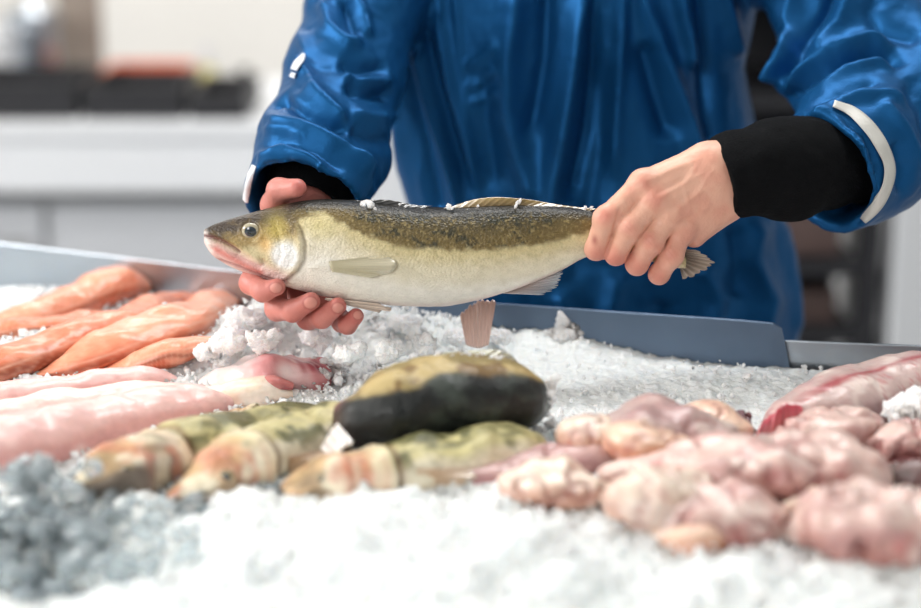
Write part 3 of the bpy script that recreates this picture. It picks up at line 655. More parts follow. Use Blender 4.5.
def zander(label, pts, wpx, seed, dark=0, jaw=True, group='zanders lying in front', flat=.8, eye=None, fins=True):
    t, path, a, b = laid('zander', label, 'fish', pts, wpx, zcol(seed, dark), mat='fish', group=group, disp=.0045, lump=1.5, prof=headp, flat=flat, seed=seed, m=130, n=64)
    cen = np.array(t.location); m = len(path)
    if eye is not None:
        j = int(eye * m); th0 = 1.05; T = path[j] - path[j - 2]; S = np.cross(T, (0, 0, 1)); S /= np.linalg.norm(S)
        if S[1] > 0: S = -S
        c = path[j] + S * a[j] * math.sin(th0) * .9 + np.array([0, 0, 1]) * b[j] * math.cos(th0) * .95
        eyeball(t, c - cen, .0065, 0, ring=lin((150, 130, 90)))
    if fins:
        jj = int(.40 * m); T = path[jj + 2] - path[jj - 2]; T /= np.linalg.norm(T); S = np.cross(T, (0, 0, 1)); S /= np.linalg.norm(S)
        if S[1] > 0: S = -S
        p0 = path[jj] + S * a[jj] * .95 - cen
        fin('pectoral_fin', [p0 + (0, 0, .008), p0, p0 - (0, 0, .006)], [p0 + T * .045 + S * .012 + (0, 0, .006), p0 + T * .05 + S * .014 - (0, 0, .002), p0 + T * .04 + S * .012 - (0, 0, .008)], t, (226, 190, 150), (236, 214, 190), 8)
    return t, path, a, b
zander('zander lying leftmost, its brown open head in the clear ice', [(72, 490), (92, 484), (130, 470), (180, 452), (235, 436), (290, 424), (335, 417)], [16, 44, 58, 58, 48, 34, 16], 1, -.08, eye=.14)
zander('zander with pale gaping head, second from the left', [(168, 496), (195, 488), (240, 468), (285, 450), (330, 434), (372, 424)], [12, 34, 52, 54, 44, 22], 2, -.2, eye=.17)
zander('zander under the dark fish, its cream flank facing forward', [(285, 494), (310, 484), (360, 474), (420, 464), (480, 455), (525, 448), (545, 446)], [16, 40, 54, 58, 54, 36, 12], 3, -.12, eye=.12)
zander('olive zander back showing between the pink fish and the dark fish', [(215, 418), (260, 417), (310, 417), (350, 420)], [8, 22, 26, 14], 4, .2, fins=False)
# ---- the cut dark fish on top
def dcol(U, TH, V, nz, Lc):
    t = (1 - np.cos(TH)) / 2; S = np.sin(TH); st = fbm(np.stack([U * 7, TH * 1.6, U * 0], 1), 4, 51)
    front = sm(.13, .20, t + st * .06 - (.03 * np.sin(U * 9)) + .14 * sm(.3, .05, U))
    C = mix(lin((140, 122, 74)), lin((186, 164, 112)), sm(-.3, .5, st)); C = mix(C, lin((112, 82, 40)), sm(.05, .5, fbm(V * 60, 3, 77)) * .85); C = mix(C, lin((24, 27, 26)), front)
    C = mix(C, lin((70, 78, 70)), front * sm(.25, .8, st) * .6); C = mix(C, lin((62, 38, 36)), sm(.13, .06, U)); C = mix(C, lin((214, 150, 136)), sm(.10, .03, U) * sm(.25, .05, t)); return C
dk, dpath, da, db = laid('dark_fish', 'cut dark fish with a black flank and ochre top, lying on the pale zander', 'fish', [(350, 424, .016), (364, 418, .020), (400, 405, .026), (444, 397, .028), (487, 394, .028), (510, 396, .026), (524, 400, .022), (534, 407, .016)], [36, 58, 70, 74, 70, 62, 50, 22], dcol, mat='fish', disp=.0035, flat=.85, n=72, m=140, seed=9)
cen = np.array(dk.location)
p0 = dpath[-6] - cen
fin('dorsal_fin', [dpath[60] - cen + (0, .01, db[60] * .95), dpath[95] - cen + (0, .01, db[95] * .95), dpath[135] - cen + (0, .01, db[135] * .9)], [dpath[66] - cen + (0, .018, db[66] * 1.05), dpath[100] - cen + (0, .02, db[100] * 1.08), dpath[137] - cen + (.012, .02, db[137] * 1.15)], dk, (150, 140, 90), (200, 196, 160), 14, jag=.1)
e0 = lay(352, 450, .02) - cen
fin('cut_belly_flap', [lay(338, 425, .045) - cen, lay(330, 436, .04) - cen, lay(322, 450, .03) - cen], [lay(352, 440, .04) - cen, lay(348, 446, .035) - cen, lay(330, 455, .028) - cen], dk, (250, 240, 232), (252, 246, 240), 3, thick=.003, mat=M['flesh'], label='white cut flap of flesh at its left end')
pts, szs = [], []
for q in np.linspace(.45, 1.0, 46):
    j = min(int(q * 139), 139); pts.append(dpath[j] + np.array([rng.normal(0, .003), rng.normal(.004, .006), db[j] * .98 + rng.normal(0, .002)])); szs.append(rng.uniform(.002, .0045))
for q in range(26): pts.append(dpath[139] + np.array([rng.uniform(0, .02), rng.normal(-.005, .014), rng.uniform(-.025, .03)])); szs.append(rng.uniform(.0035, .0065))
chips('ice_crumbs', pts, szs, M['chip'], 'ice crumbs along the top and cut end of the dark fish', seed=21)

# ---- pink flesh and roe at the right
rp = 'pale pink fish pieces at the right'
GUT = fl2((222, 192, 182), (178, 128, 120), (190, 146, 142)); GREY = fl2((198, 172, 166), (150, 110, 110), (176, 136, 136)); CRM = fl2((240, 222, 204), (200, 158, 138), (222, 188, 174)); PEACH = fl2((238, 204, 180), (206, 146, 116), (226, 180, 160))
def redtop(U, TH, V, nz, Lc):
    C = GREY(U, TH, V, nz, Lc); t = np.abs(((TH + math.pi) % (2 * math.pi)) - math.pi - .15)
    return mix(C, lin((160, 48, 60)), sm(.16, .03, t + nz * .14) * sm(.1, .3, U) * .85)
laid('skinned_fish', 'large skinned fish with a red line along its top, by the low right rim sheet', 'fish', [(760, 440), (790, 422), (830, 406), (880, 393), (940, 384), (990, 380)], [10, 40, 56, 62, 58, 40], redtop, disp=.0035, flat=.75, m=120)
def pink(label, pts, w, c, name='fish_fillet', cat='fish piece', **k):
    k.setdefault('disp', .0040); k.setdefault('lump', 1.8); k.setdefault('flat', .68); k.setdefault('power', 2.5); k['seed'] = len(label) + len(pts); k.setdefault('crease', .006); return laid(name, label, cat, pts, w, c, group=k.pop('group', rp), **k)
fp = empty('fin_flap', lay(775, 442).tolist()); tag(fp, 'thin raised pink fin flap with a crimson edge beside the large skinned fish', 'fish piece')
c_ = np.array(fp.location); q_ = lambda x, y, Y: at(x, y, Y) - c_; yy0 = float(c_[1]) - .045
fl_ = fin('flap', [q_(748, 450, yy0), q_(772, 450, yy0 + .01), q_(804, 444, yy0 + .02)], [q_(764, 424, yy0 + .006), q_(780, 406, yy0 + .018), q_(800, 404, yy0 + .03)], fp, (226, 170, 164), (196, 70, 88), 6, thick=.004, wav=.0015, jag=.03, mat=M['flesh'], ray_=.12)
pink('rounded pink piece directly in front of the large skinned fish', [(770, 444, .004), (805, 434, .01), (840, 427, .012), (872, 430, .008)], [14, 40, 46, 20], GUT)
pink('pink strip of flesh cut off by the right edge, above the bottom-right lump', [(866, 448, .004), (890, 442, .01), (925, 440, .01), (960, 444, .006)], [20, 38, 42, 30], GUT)
pink('small glossy red-pink piece at the right edge under the ice lump', [(880, 466, -.004), (905, 462, -.002), (940, 464, -.002)], [14, 26, 22], fl((150, 96, 96), (110, 66, 70), (196, 140, 136)))
pink('long broad pink fillet stretching across the middle of the right pile', [(600, 500), (650, 484, .002), (720, 474, .006), (790, 470, .008), (845, 472, .006), (880, 480, .0)], [16, 46, 64, 66, 52, 14], GUT, flat=.65, m=120)
pink('split belly piece between the two roe sacs', [(560, 452, .004), (600, 440, .008), (650, 434, .012), (705, 436, .01), (740, 446, .0)], [10, 40, 60, 50, 12], GREY, flat=.7, name='fish_belly')
pink('round cream roe sac at the left of the split belly piece', [(566, 436, .014), (590, 434, .022), (622, 438, .022)], [16, 38, 30], CRM, name='roe_sac', cat='roe', group='roe sacs', disp=.0015, crease=.0022, lump=1)
pink('peach coloured roe sac lying on the split belly piece', [(628, 434, .02), (642, 444, .024), (660, 446, .022), (684, 446, .016)], [12, 44, 40, 12], PEACH, name='roe_sac', cat='roe', group='roe sacs', disp=.0015, crease=.0022, lump=1)
pink('peach roe sac with a dark tip on bare ice, farthest back', [(690, 414, .012), (710, 422, .012), (730, 430, .008), (746, 434, .004)], [14, 38, 34, 10], PEACH, name='roe_sac', cat='roe', group='roe sacs', disp=.0015, crease=.0022, lump=1)
pink('small dark purple scrap touching the farthest roe sac', [(728, 424, .008), (742, 424, .01), (756, 432, .004)], [8, 22, 10], fl((120, 92, 98), (78, 60, 68), (150, 112, 116)), group=None, name='offal_and_gap_shade')
pink('mauve skinned strip running left from the roe sacs', [(440, 486), (490, 478), (545, 466, .002), (600, 456, .006), (640, 452)], [8, 22, 30, 32, 14], fl((196, 160, 156), (170, 118, 122), (216, 184, 176)), flat=.7)
pink('cream piece in front of the mauve skinned strip', [(500, 492), (530, 484, .004), (575, 486, .006), (615, 494, .002)], [14, 40, 44, 16], CRM)
pink('round white lump at the centre front of the right pile', [(622, 512, .004), (645, 498, .014), (672, 492, .014), (695, 494, .006)], [20, 56, 54, 20], CRM)
pink('mottled pink piece at the front between the white lump and the corner', [(650, 528), (690, 518, .006), (745, 512, .008), (800, 516, .002)], [18, 44, 54, 26], GUT)
pink('dark grey hollow scrap between the broad fillet and the right-hand pieces', [(856, 484, -.002), (880, 476, .002), (915, 478, .004), (950, 482)], [8, 20, 24, 12], fl((112, 104, 102), (70, 62, 62), (150, 120, 118)), name='offal_and_gap_shade', group=None)  # dark piece that paints in the shade of the gap
pink('mottled grey pink scrap in front of the broad fillet', [(680, 508, .004), (715, 504, .01), (750, 508, .006)], [8, 24, 8], fl2((182, 168, 160), (130, 112, 108), (170, 140, 136)), name='offal_and_gap_shade', group=None)
pink('pink folded flap lying over the left end of the broad fillet', [(600, 478, .012), (640, 466, .02), (690, 462, .022), (725, 468, .014)], [10, 26, 30, 10], GUT, flat=.5)
pink('small orange tinted scrap at the very front of the right pile', [(655, 540), (690, 538, .002), (730, 540)], [10, 24, 10], PEACH)
pink('big pale lump with a red spot in the bottom right', [(790, 536), (820, 520, .008), (870, 520, .012), (930, 528, .01), (980, 536)], [20, 52, 64, 64, 40], GUT, flat=.6, crease=.012)
pink('cream end of flesh beside the bottom-right lump', [(790, 510, .01), (815, 504, .016), (845, 506, .01)], [16, 30, 14], CRM)
c = lay(328, 370, .012); chips('ice_lump', [c + np.array([rng.normal(.004, .012), rng.normal(0, .012), rng.normal(-.006, .008)]) for _ in range(80)], rng.uniform(.003, .008, 80), M['chip'], 'ice heaped over the end of the gutted fish', seed=16)
def ice_lump(cs, label, seed, rad, sq=(1, 1, 1)):
    Vs, Fs, n0_ = [], [], 0
    for q, (c, r) in enumerate(zip(cs, rad)):
        f = lambda P: np.sqrt(((P[0] - c[0]) / sq[0]) ** 2 + ((P[1] - c[1]) / sq[1]) ** 2 + ((P[2] - c[2]) / sq[2]) ** 2) - r
        V, F = sdf_mesh(np.array(c) - r * 1.4 * max(sq), np.array(c) + r * 1.4 * max(sq), r / 13, f); N_ = normals(V, F); k = .02 / r
        sh = V * k; D = r * (.45 * fbm(sh * 55 + seed + q, 2, seed) - .26 * np.abs(fbm(sh * 110 + q * 3, 2, seed + 3)) + .09 * fbm(sh * 300, 2, seed + 5))
        Vs.append(V + N_ * D[:, None]); Fs.append(F + n0_); n0_ += len(V)
    return tag(make_obj('ice_lump', np.vstack(Vs), np.vstack(Fs), M['chip'], smooth=False), label, 'ice', kind='stuff')
c = lay(566, 333, .004); ice_lump([c + (0, 0, .004), c + (.010, .004, -.004), c + (-.016, .002, -.006)], 'jagged ice lump standing in front of the darker rim sheet', 14, [.015, .011, .010], (1, .8, 1.15))
cs = [lay(x, y, .006) for x, y in ((246, 322), (268, 312), (292, 326), (262, 340), (228, 342), (316, 338), (350, 326), (378, 332), (408, 324), (436, 328), (390, 350), (352, 352), (206, 352), (222, 362), (500, 338), (458, 336), (424, 344))]
ice_lump(cs, 'frosty clumps of ice heaped below the hands and the zander', 31, [.020, .021, .019, .017, .016, .016, .016, .015, .014, .013, .013, .014, .012, .010, .010, .012, .012], (1.15, 1, .85))
c = lay(903, 410, .03); ice_lump([c, c + (.022, .004, .002), c + (.006, -.010, -.006)], 'white ice lump resting on the pink flesh at the right edge', 13, [.019, .017, .014], (1.2, 1, .85))
c = on(38, 480, .985); chips('ice_lump', [c + np.array([rng.normal(0, .014), rng.normal(0, .01), rng.normal(0, .007)]) for _ in range(22)], rng.uniform(.008, .015, 22), M['clear'], 'clear ice lump beside the thickest pink skinned fish', seed=15)

# ================================================================ THE FISHMONGER
person = empty('person', (.17, .42, 0)); tag(person, 'person in a blue oilskin jacket with black cuffs, holding up the zander behind the counter', 'person')
PO = np.array(person.location)
A = lambda px, py, y=0.0: at(px, py, y)
# ---- fist over the tail (the person's left hand)
def fist(P):
    W = [A(733, 178, .012), A(716, 177, .004), A(700, 186, -.002)]
    mcp = [A(643, 184, -.018), A(655, 200, -.024), A(669, 214, -.022), A(683, 228, -.016)]
    pip = [A(606, 219, -.030), A(629, 229, -.034), A(650, 243, -.031), A(671, 256, -.025)]
    dip = [A(596, 249, -.018), A(616, 254, -.021), A(637, 264, -.018), A(659, 274, -.014)]
    tip = [A(603, 251, .010), A(622, 252, .008), A(641, 259, .009), A(661, 268, .010)]
    rm = [.0132, .0130, .0126, .0120]; rp_ = [.0120, .0124, .0122, .0112]; rd = [.0112, .0112, .0112, .0104]; rt = [.0090, .0090, .0088, .0080]
    d = chain(P, [A(760, 172, .03), A(733, 178, .010), A(712, 180, .0)], [.030, .0285, .028], .01)
    d = smin(d, cone(P, A(728, 158, .006), A(712, 164, .002), .018, .018), .015); d = smin(d, cone(P, A(731, 200, .010), A(714, 204, .004), .018, .018), .015)
    for k in range(4):
        wst = A([706, 707, 709, 712][k], [162, 174, 188, 202][k], .002)
        d = smin(d, cone(P, wst, mcp[k], .0185, rm[k] * 1.02), .016)
    d = smin(d, cone(P, A(720, 206, .006), A(694, 234, .0), .0165, .0140), .016)     # heel of the hand
    d = smin(d, cone(P, A(700, 190, .002), A(672, 200, -.010), .022, .018), .016)
    fs = None
    for k in range(4):
        f = smin(cone(P, mcp[k], pip[k], rm[k], rp_[k]), cone(P, pip[k], dip[k], rp_[k], rd[k]), .006)
        f = smin(f, cone(P, dip[k], tip[k], rd[k], rt[k]), .005); f = smin(f, ball(P, pip[k] + np.array([-.000, -.002, .001]), rp_[k] * .98), .006)
        fs = f if fs is None else smin(fs, f, .0016)
    # blend fingers with the hand only around the knuckles
    d = smin(d, fs, .0075)
    for k in range(4): d = smin(d, ball(P, mcp[k] + np.array([0, -.003, .002]), rm[k] * .86), .008)
    # thumb behind the tail
    t = chain(P, [A(706, 168, .012), A(672, 192, .034), A(640, 214, .036), A(612, 224, .030)], [.0165, .0145, .0125, .0095], .006)
    return smin(d, t, .012)
V1, F1 = sdf_mesh(A(760, 300, -.075) - np.array([.22, 0, 0]), A(765, 110, .085), .00125, fist)
# ---- hand under the head (the person's right hand)
def palm(P):
    wr = A(312, 196, .085)
    mcp = [A(262, 252, .048), A(272, 272, .046), A(296, 286, .046), A(322, 292, .048)]
    pip = [A(251, 283, -.004), A(277, 309, -.002), A(308, 318, .002), A(342, 322, .010)]
    tip = [A(277, 287, -.033), A(311, 301, -.034), A(338, 306, -.031), A(356, 316, -.024)]
    dip = [p * .45 + t * .55 + np.array([-.002, -.006, -.005]) for p, t in zip(pip, tip)]
    rs = [(.0120, .0116, .0104, .0088), (.0124, .0122, .0110, .0094), (.0120, .0118, .0107, .0090), (.0110, .0104, .0095, .0082)]
    d = chain(P, [A(330, 160, .16), wr, A(302, 222, .066)], [.031, .027, .027], .01)
    for k in range(4): d = smin(d, cone(P, A(300 + 6 * k, 215 + 4 * k, .070), mcp[k], .020, .0150), .014)
    fs = None
    for k in range(4):
        f = chain(P, [mcp[k], pip[k], dip[k], tip[k]], rs[k], .005); fs = f if fs is None else smin(fs, f, .0015)
    d = smin(d, fs, .007)
    th = chain(P, [A(300, 212, .066), A(276, 205, .040), A(279, 190, .020), A(297, 188, .004)], [.020, .0155, .0118, .0098], .006)
    return smin(d, th, .010)
V2, F2 = sdf_mesh(A(225, 352, -.06), A(375, 160, .17) + np.array([.01, 0, .03]), .00125, palm)
# ---- the rest of the body
EL_R, SH_R = A(942, 96, .215), np.array([.365, .43, 1.50]); EL_L, SH_L = A(348, 66, .27), np.array([-.015, .43, 1.50])
def trunk(P):
    c = (.17, .43)
    d = ellip(P, (c[0], c[1], 1.30), (.165, .105, .27)); d = smin(d, ellip(P, (c[0], c[1], 1.0), (.165, .11, .16)), .08)
    d = smin(d, chain(P, [SH_R, EL_R, A(800, 168, .05), A(735, 178, .012)], [.055, .043, .038, .029], .02), .03)
    d = smin(d, chain(P, [SH_L, EL_L, A(322, 150, .15), A(312, 190, .09)], [.055, .043, .036, .028], .02), .03)
    d = smin(d, cone(P, SH_L, SH_R, .05, .05), .05); d = smin(d, cone(P, (c[0], c[1], 1.5), (c[0], c[1] - .02, 1.60), .055, .052), .04)
    for s in (-1, 1): d = smin(d, chain(P, [(c[0] + s * .09, c[1], .95), (c[0] + s * .11, c[1] + .02, .52), (c[0] + s * .12, c[1] + .03, .07)], [.085, .058, .042], .03), .04)
    return d
V3, F3 = sdf_mesh((-.3, -.1, .02), (.75, .62, 1.66), .012, trunk)
Vb = np.vstack([V1, V2, V3]); Fb = np.vstack([F1, F2 + len(V1), F3 + len(V1) + len(V2)])
Vh = relax(Vb, Fb, 1, .4); nh = len(V1) + len(V2); Nh = normals(Vh, Fb)
px, py = proj(Vh); isf = np.arange(len(Vh)) < len(V1); isp = (np.arange(len(Vh)) >= len(V1)) & (np.arange(len(Vh)) < nh)
front = sm(.05, .5, -Nh[:, 1])
D = np.zeros(len(Vh))
def cv(mask, line, width, amp, taper=.2): return carve(px, py, line, width, amp, taper) * mask * front
fm = isf.astype(float)
for ln in ([(612, 222), (603, 213)], [(634, 236), (622, 224)], [(655, 250), (644, 238)], [(676, 262), (668, 251)]):   # creases over the middle knuckles
    (x0, y0), (x1, y1) = ln
    for o_ in (-3.5, 0, 3.5): D += cv(fm, [(x0 - o_ * .3 - 2, y0 + o_), (x1 - o_ * .3 - 2, y1 + o_)], 1.2, -.45)
for a_, b_ in (((644, 182), (702, 158)), ((657, 199), (706, 172)), ((672, 214), (708, 186)), ((685, 229), (712, 202))): D += cv(fm, [a_, ((a_[0] + b_[0]) / 2, (a_[1] + b_[1]) / 2 - 1), b_], 3.2, 1.0)
for a_, b_ in (((652, 196), (688, 178)), ((668, 211), (696, 194)), ((682, 226), (702, 210))): D += cv(fm, [a_, b_], 4, -1.1)
D += cv(fm, [(700, 160), (684, 186), (690, 210), (682, 222)], 2.2, .55) + cv(fm, [(714, 168), (696, 196), (676, 206)], 2, .5)
D += cv(fm, [(621, 205), (612, 235), (606, 258)], 1.5, -.8, .1) + cv(fm, [(645, 231), (633, 250), (627, 261)], 1.5, -.8, .1) + cv(fm, [(666, 246), (656, 258), (649, 269)], 1.5, -.8, .1)
pm = isp.astype(float)
nails = [((276, 288), 6.4, 5.4), ((310.5, 303), 7.0, 6.2), ((338, 308), 6.2, 5.4), ((358, 315), 5.0, 4.6)]
nailm = np.zeros(len(Vh)); naile = np.zeros(len(Vh))
for (cx_, cy_), rx_, ry_ in nails:
    q = np.hypot((px - cx_) / rx_, (py - cy_) / ry_); nailm += sm(1.05, .9, q) * pm * front; naile += np.exp(-((q - 1.05) / .14) ** 2) * pm * front
D += -.5 * naile
D += (fbm(Vh * 260, 3, 3) * .12 + fbm(Vh * 60, 2, 4) * .25) * (isf | isp)
Vh = Vh + Nh * (D * Sx)[:, None]
base = mix(lin((230, 178, 154)), lin((214, 144, 124)), sm(-.1, .7, fbm(Vh * 45, 3, 8)) * .5)
for (x, y, r, s) in ((606, 217, 10, .5), (629, 228, 10, .45), (650, 242, 10, .45), (671, 255, 10, .5), (644, 182, 10, .4), (657, 199, 9, .3), (597, 256, 12, .6), (617, 262, 12, .6), (638, 270, 12, .6), (659, 278, 12, .6), (690, 240, 16, .35)):
    base = mix(base, lin((200, 104, 92)), s * np.exp(-(np.hypot(px - x, py - y) / r) ** 2) * fm)
base = mix(base, lin((150, 66, 62)), .7 * np.exp(-(np.hypot((px - 594.5) * 1.6, py - 240) / 5) ** 2) * fm * front)
base = mix(base, lin((202, 122, 116)), pm * .8)
for (x, y, r, s) in ((276, 288, 12, .35), (311, 303, 13, .5), (338, 308, 12, .55), (356, 314, 14, .75), (300, 186, 10, .6), (300, 322, 16, .3)): base = mix(base, lin((186, 92, 86)), s * np.exp(-(np.hypot(px - x, py - y) / r) ** 2) * pm)
base = mix(base, lin((220, 160, 146)), nailm * .55); base = mix(base, lin((160, 82, 74)), np.clip(naile, 0, 1) * .4)
body = make_obj('body', Vh - PO, Fb, M['skin'], person, col=base)

# ---- jacket
CU_R, NR = A(826, 176, .055), None
nR = A(720, 178, .0) - A(935, 118, .20); nR = nR / np.linalg.norm(nR); nR = np.array([-.76, -.60, -.24]); nR /= np.linalg.norm(nR)
CU_L = A(304, 209, .060); nL = np.array([-.20, -.83, -.52]); nL /= np.linalg.norm(nL)
def plane(P, c, n): return (P[0] - c[0]) * n[0] + (P[1] - c[1]) * n[1] + (P[2] - c[2]) * n[2]
HZ = np.array([.70, .93, 1.0, 1.055, 1.14, 1.226, 1.35, 1.44, 1.56]); HL = np.array([-.075, -.064, -.060, -.066, -.085, -.103, -.125, -.12, .02]); HR = np.array([.45, .428, .415, .402, .372, .352, .372, .38, .30]); HD = np.array([.150, .145, .140, .137, .132, .128, .128, .12, .09])
def torso(P):
    l_ = np.interp(P[2], HZ, HL); r_ = np.interp(P[2], HZ, HR); w_ = ((r_ - l_) / 2).astype(np.float32); d_ = np.interp(P[2], HZ, HD).astype(np.float32); cx_ = ((r_ + l_) / 2).astype(np.float32)
    q = ((np.abs(P[0] - cx_) / w_) ** 2.4 + (np.abs(P[1] - .425) / d_) ** 2.4) ** (1 / 2.4)
    d = (q - 1) * .13; d = np.maximum(d, P[2] - 1.52)
    return np.maximum(d, .74 - P[2])
def sleeve_r(P):
    d = chain(P, [A(812, 182, .035), A(860, 152, .11), A(935, 108, .205)], [.0670, .074, .076], .02)
    d = smin(d, chain(P, [A(935, 108, .205), A(850, 22, .29), SH_R + (-.005, 0, -.01)], [.076, .076, .082], .03), .05)
    d = smin(d, cone(P, A(800, 70, .22), A(840, 90, .19), .034, .05), .05)
    return np.maximum(d, plane(P, CU_R, nR))
def sleeve_l(P):
    d = chain(P, [A(300, 216, .045), A(322, 148, .145), A(344, 76, .25)], [.066, .069, .060], .02)
    d = smin(d, chain(P, [A(344, 76, .25), A(366, 0, .32), SH_L], [.060, .064, .082], .03), .04)
    return np.maximum(d, plane(P, CU_L, nL))
def jack(P):
    d = smin(torso(P), sleeve_r(P), .030); d = smin(d, sleeve_l(P), .022)
    d = np.maximum(d, -chain(P, [A(812, 182, .035) + nR * .05, A(812, 182, .035), A(868, 150, .12)], [.058, .057, .05], .01))
    return np.maximum(d, -chain(P, [A(300, 216, .045) + nL * .05, A(300, 216, .045), A(326, 140, .155)], [.0595, .0585, .05], .01))
Vj, Fj = sdf_mesh((-.245, -.03, .73), (.66, .60, 1.54), .0040, jack)
Vj = relax(Vj, Fj, 2, .5); Nj = normals(Vj, Fj); px, py = proj(Vj); Pq = (Vj[:, 0], Vj[:, 1], Vj[:, 2])
dt_, dr_, dl_ = torso(Pq), sleeve_r(Pq), sleeve_l(Pq)
mt = sm(-.004, .010, np.minimum(dr_, dl_) - dt_); mr = sm(-.004, .006, np.minimum(dt_, dl_) - dr_); ml = sm(-.004, .006, np.minimum(dt_, dr_) - dl_)
fr_ = sm(-.15, .35, -Nj[:, 1]); D = np.zeros(len(Vj))
def fold(m, line, width, amp, taper=.12):
    global D
    d, p = pl_dist(px, py, line); e = np.clip(np.minimum(p, 1 - p) / taper, 0, 1) if taper else 1
    D += 2.0 * amp * np.exp(-np.abs(d / (width * .85)) ** 1.4) * e * m * fr_
# torso: long ridges that hang down from the chest
fold(mt, [(372, -40), (388, 60), (398, 110), (404, 200)], 8, 5, 0)
fold(mt, [(404, -30), (410, 20), (425, 90), (445, 150), (462, 215), (470, 260)], 7, 8, .05)
fold(mt, [(392, -30), (405, 60), (425, 140), (440, 220)], 9, -6, .05)
fold(mt, [(430, -30), (438, 20), (450, 80), (470, 150), (480, 190)], 7, 7)
fold(mt, [(421, -30), (430, 50), (448, 120), (470, 200)], 6, -5)
fold(mt, [(453, -30), (462, 70), (472, 150), (482, 215)], 3, 2.5)
fold(mt, [(520, -30), (508, 60), (508, 110), (520, 160), (540, 215)], 15, 12)
fold(mt, [(548, -20), (545, 60), (536, 110), (528, 140)], 8, -7)
fold(mt, [(488, 70), (486, 120), (496, 190)], 10, -5)
fold(mt, [(600, -40), (578, 30), (568, 100), (556, 170), (548, 230)], 15, 16, .03)
fold(mt, [(592, -20), (592, 60), (584, 130), (568, 200)], 9, -13, .05)
fold(mt, [(605, 60), (600, 150), (585, 220), (570, 290)], 15, -7)
fold(mt, [(622, -30), (621, 30), (616, 110), (612, 180)], 7, 8)
fold(mt, [(630, -30), (655, 35), (672, 80), (688, 120), (700, 160)], 10, 12, .06)
fold(mt, [(642, 40), (655, 90), (672, 140)], 12, -9)
fold(mt, [(672, -40), (680, 10), (688, 45), (690, 72)], 8, 12)
fold(mt, [(700, -30), (706, 40), (708, 110), (715, 160)], 10, -9)
fold(mt, [(718, -30), (730, 20), (738, 60)], 7, 9)
fold(mt, [(466, 68), (482, 58), (498, 40)], 4, 4); fold(mt, [(466, 88), (482, 82), (496, 66)], 4, 4); fold(mt, [(470, 104), (486, 98), (498, 88)], 4, 4)
fold(mt, [(760, 215), (752, 260), (770, 300), (760, 345)], 12, 7); fold(mt, [(700, 260), (716, 300), (712, 345)], 13, 7); fold(mt, [(620, 270), (612, 310), (620, 345)], 14, 9); fold(mt, [(660, 300), (664, 345)], 12, -6)
fold(mt, [(782, 215), (790, 260), (797, 340)], 6, 5); fold(mt, [(735, 225), (742, 262), (736, 300)], 10, -5); fold(mt, [(560, 290), (575, 340)], 10, 7)
# left sleeve
fold(ml, [(300, 60), (312, 88), (330, 108), (347, 124)], 8, 7); fold(ml, [(268, 110), (284, 98), (300, 112), (330, 126), (348, 134)], 5, -8); fold(ml, [(262, 118), (300, 126), (340, 148), (372, 178)], 8, 7)
fold(ml, [(324, 0), (330, 28), (348, 46), (364, 42)], 7, 7); fold(ml, [(343, 0), (350, 22), (356, 34)], 6, -7); fold(ml, [(352, -10), (364, 14), (368, 38)], 5, 7)
fold(ml, [(338, 62), (360, 70), (388, 68)], 8, -7); fold(ml, [(345, 84), (366, 92), (394, 96)], 8, -8); fold(ml, [(340, 76), (362, 80), (392, 82)], 5, 5); fold(ml, [(352, 112), (374, 118), (398, 118)], 6, 5); fold(ml, [(350, 130), (372, 140), (396, 142)], 8, -6)
fold(ml, [(256, 150), (285, 140), (315, 150), (345, 172)], 5, -4); fold(ml, [(254, 160), (285, 150), (312, 160), (335, 178)], 5, 5); fold(ml, [(252, 172), (280, 160), (305, 166), (332, 184)], 4, -3); fold(ml, [(262, 130), (290, 132), (308, 140)], 4, 4); fold(ml, [(300, 30), (308, 55), (300, 84)], 7, 5)
fold(ml, [(352, 150), (362, 175), (372, 200)], 8, 5); fold(ml, [(380, 110), (390, 150), (384, 190)], 8, 4)
# right sleeve
fold(mr, [(766, -20), (760, 20), (757, 45), (764, 84)], 6, 12, .05); fold(mr, [(800, -20), (794, 20), (785, 50), (772, 82)], 6, 11, .05); fold(mr, [(778, -10), (776, 30), (770, 60)], 9, -11, .05)
fold(mr, [(836, -20), (825, 12), (800, 45), (786, 82)], 8, -9, .05); fold(mr, [(850, -10), (838, 25), (812, 52)], 10, 7)
fold(mr, [(784, 104), (808, 84), (836, 66), (866, 56), (888, 58), (905, 66)], 5, -10); fold(mr, [(784, 92), (806, 72), (836, 55), (868, 44), (895, 48)], 6, 10)
fold(mr, [(790, 112), (815, 94), (845, 76), (876, 66), (894, 70)], 4.5, 8); fold(mr, [(800, 112), (826, 98), (852, 86), (880, 82)], 4, -6); fold(mr, [(806, 118), (832, 106), (860, 96), (890, 96), (910, 106)], 6, 6)
fold(mr, [(880, -10), (868, 12), (880, 30), (921, 40)], 8, -6); fold(mr, [(880, 100), (905, 130), (921, 165)], 8, 5); fold(mr, [(896, 140), (904, 165), (900, 195)], 7, -5); fold(mr, [(905, 80), (925, 110), (930, 150)], 8, -5)
fold(mr, [(838, 112), (866, 134), (880, 168), (868, 205), (850, 232)], 4.5, -5); fold(mr, [(850, 128), (868, 150), (870, 185), (852, 222)], 3, 3.5)
nzt = fbm(np.stack([Vj[:, 0] * 26, Vj[:, 1] * 26, Vj[:, 2] * 7], 1), 4, 61); nzs = fbm(Vj * np.array([22, 22, 34]), 4, 71)
nzr = fbm(np.stack([Vj[:, 0] * 60 + nzt, Vj[:, 1] * 60, Vj[:, 2] * 16 + nzs * 2], 1), 3, 81); nz2 = fbm(Vj * 40 + nzs[:, None] * 1.2, 3, 83)
D += mt * (nzt * 2.5 + (.5 - np.abs(nzr)) * 1.4) + (mr + ml) * (nzs * 2.2 + (.5 - np.abs(nz2)) * 1.8)
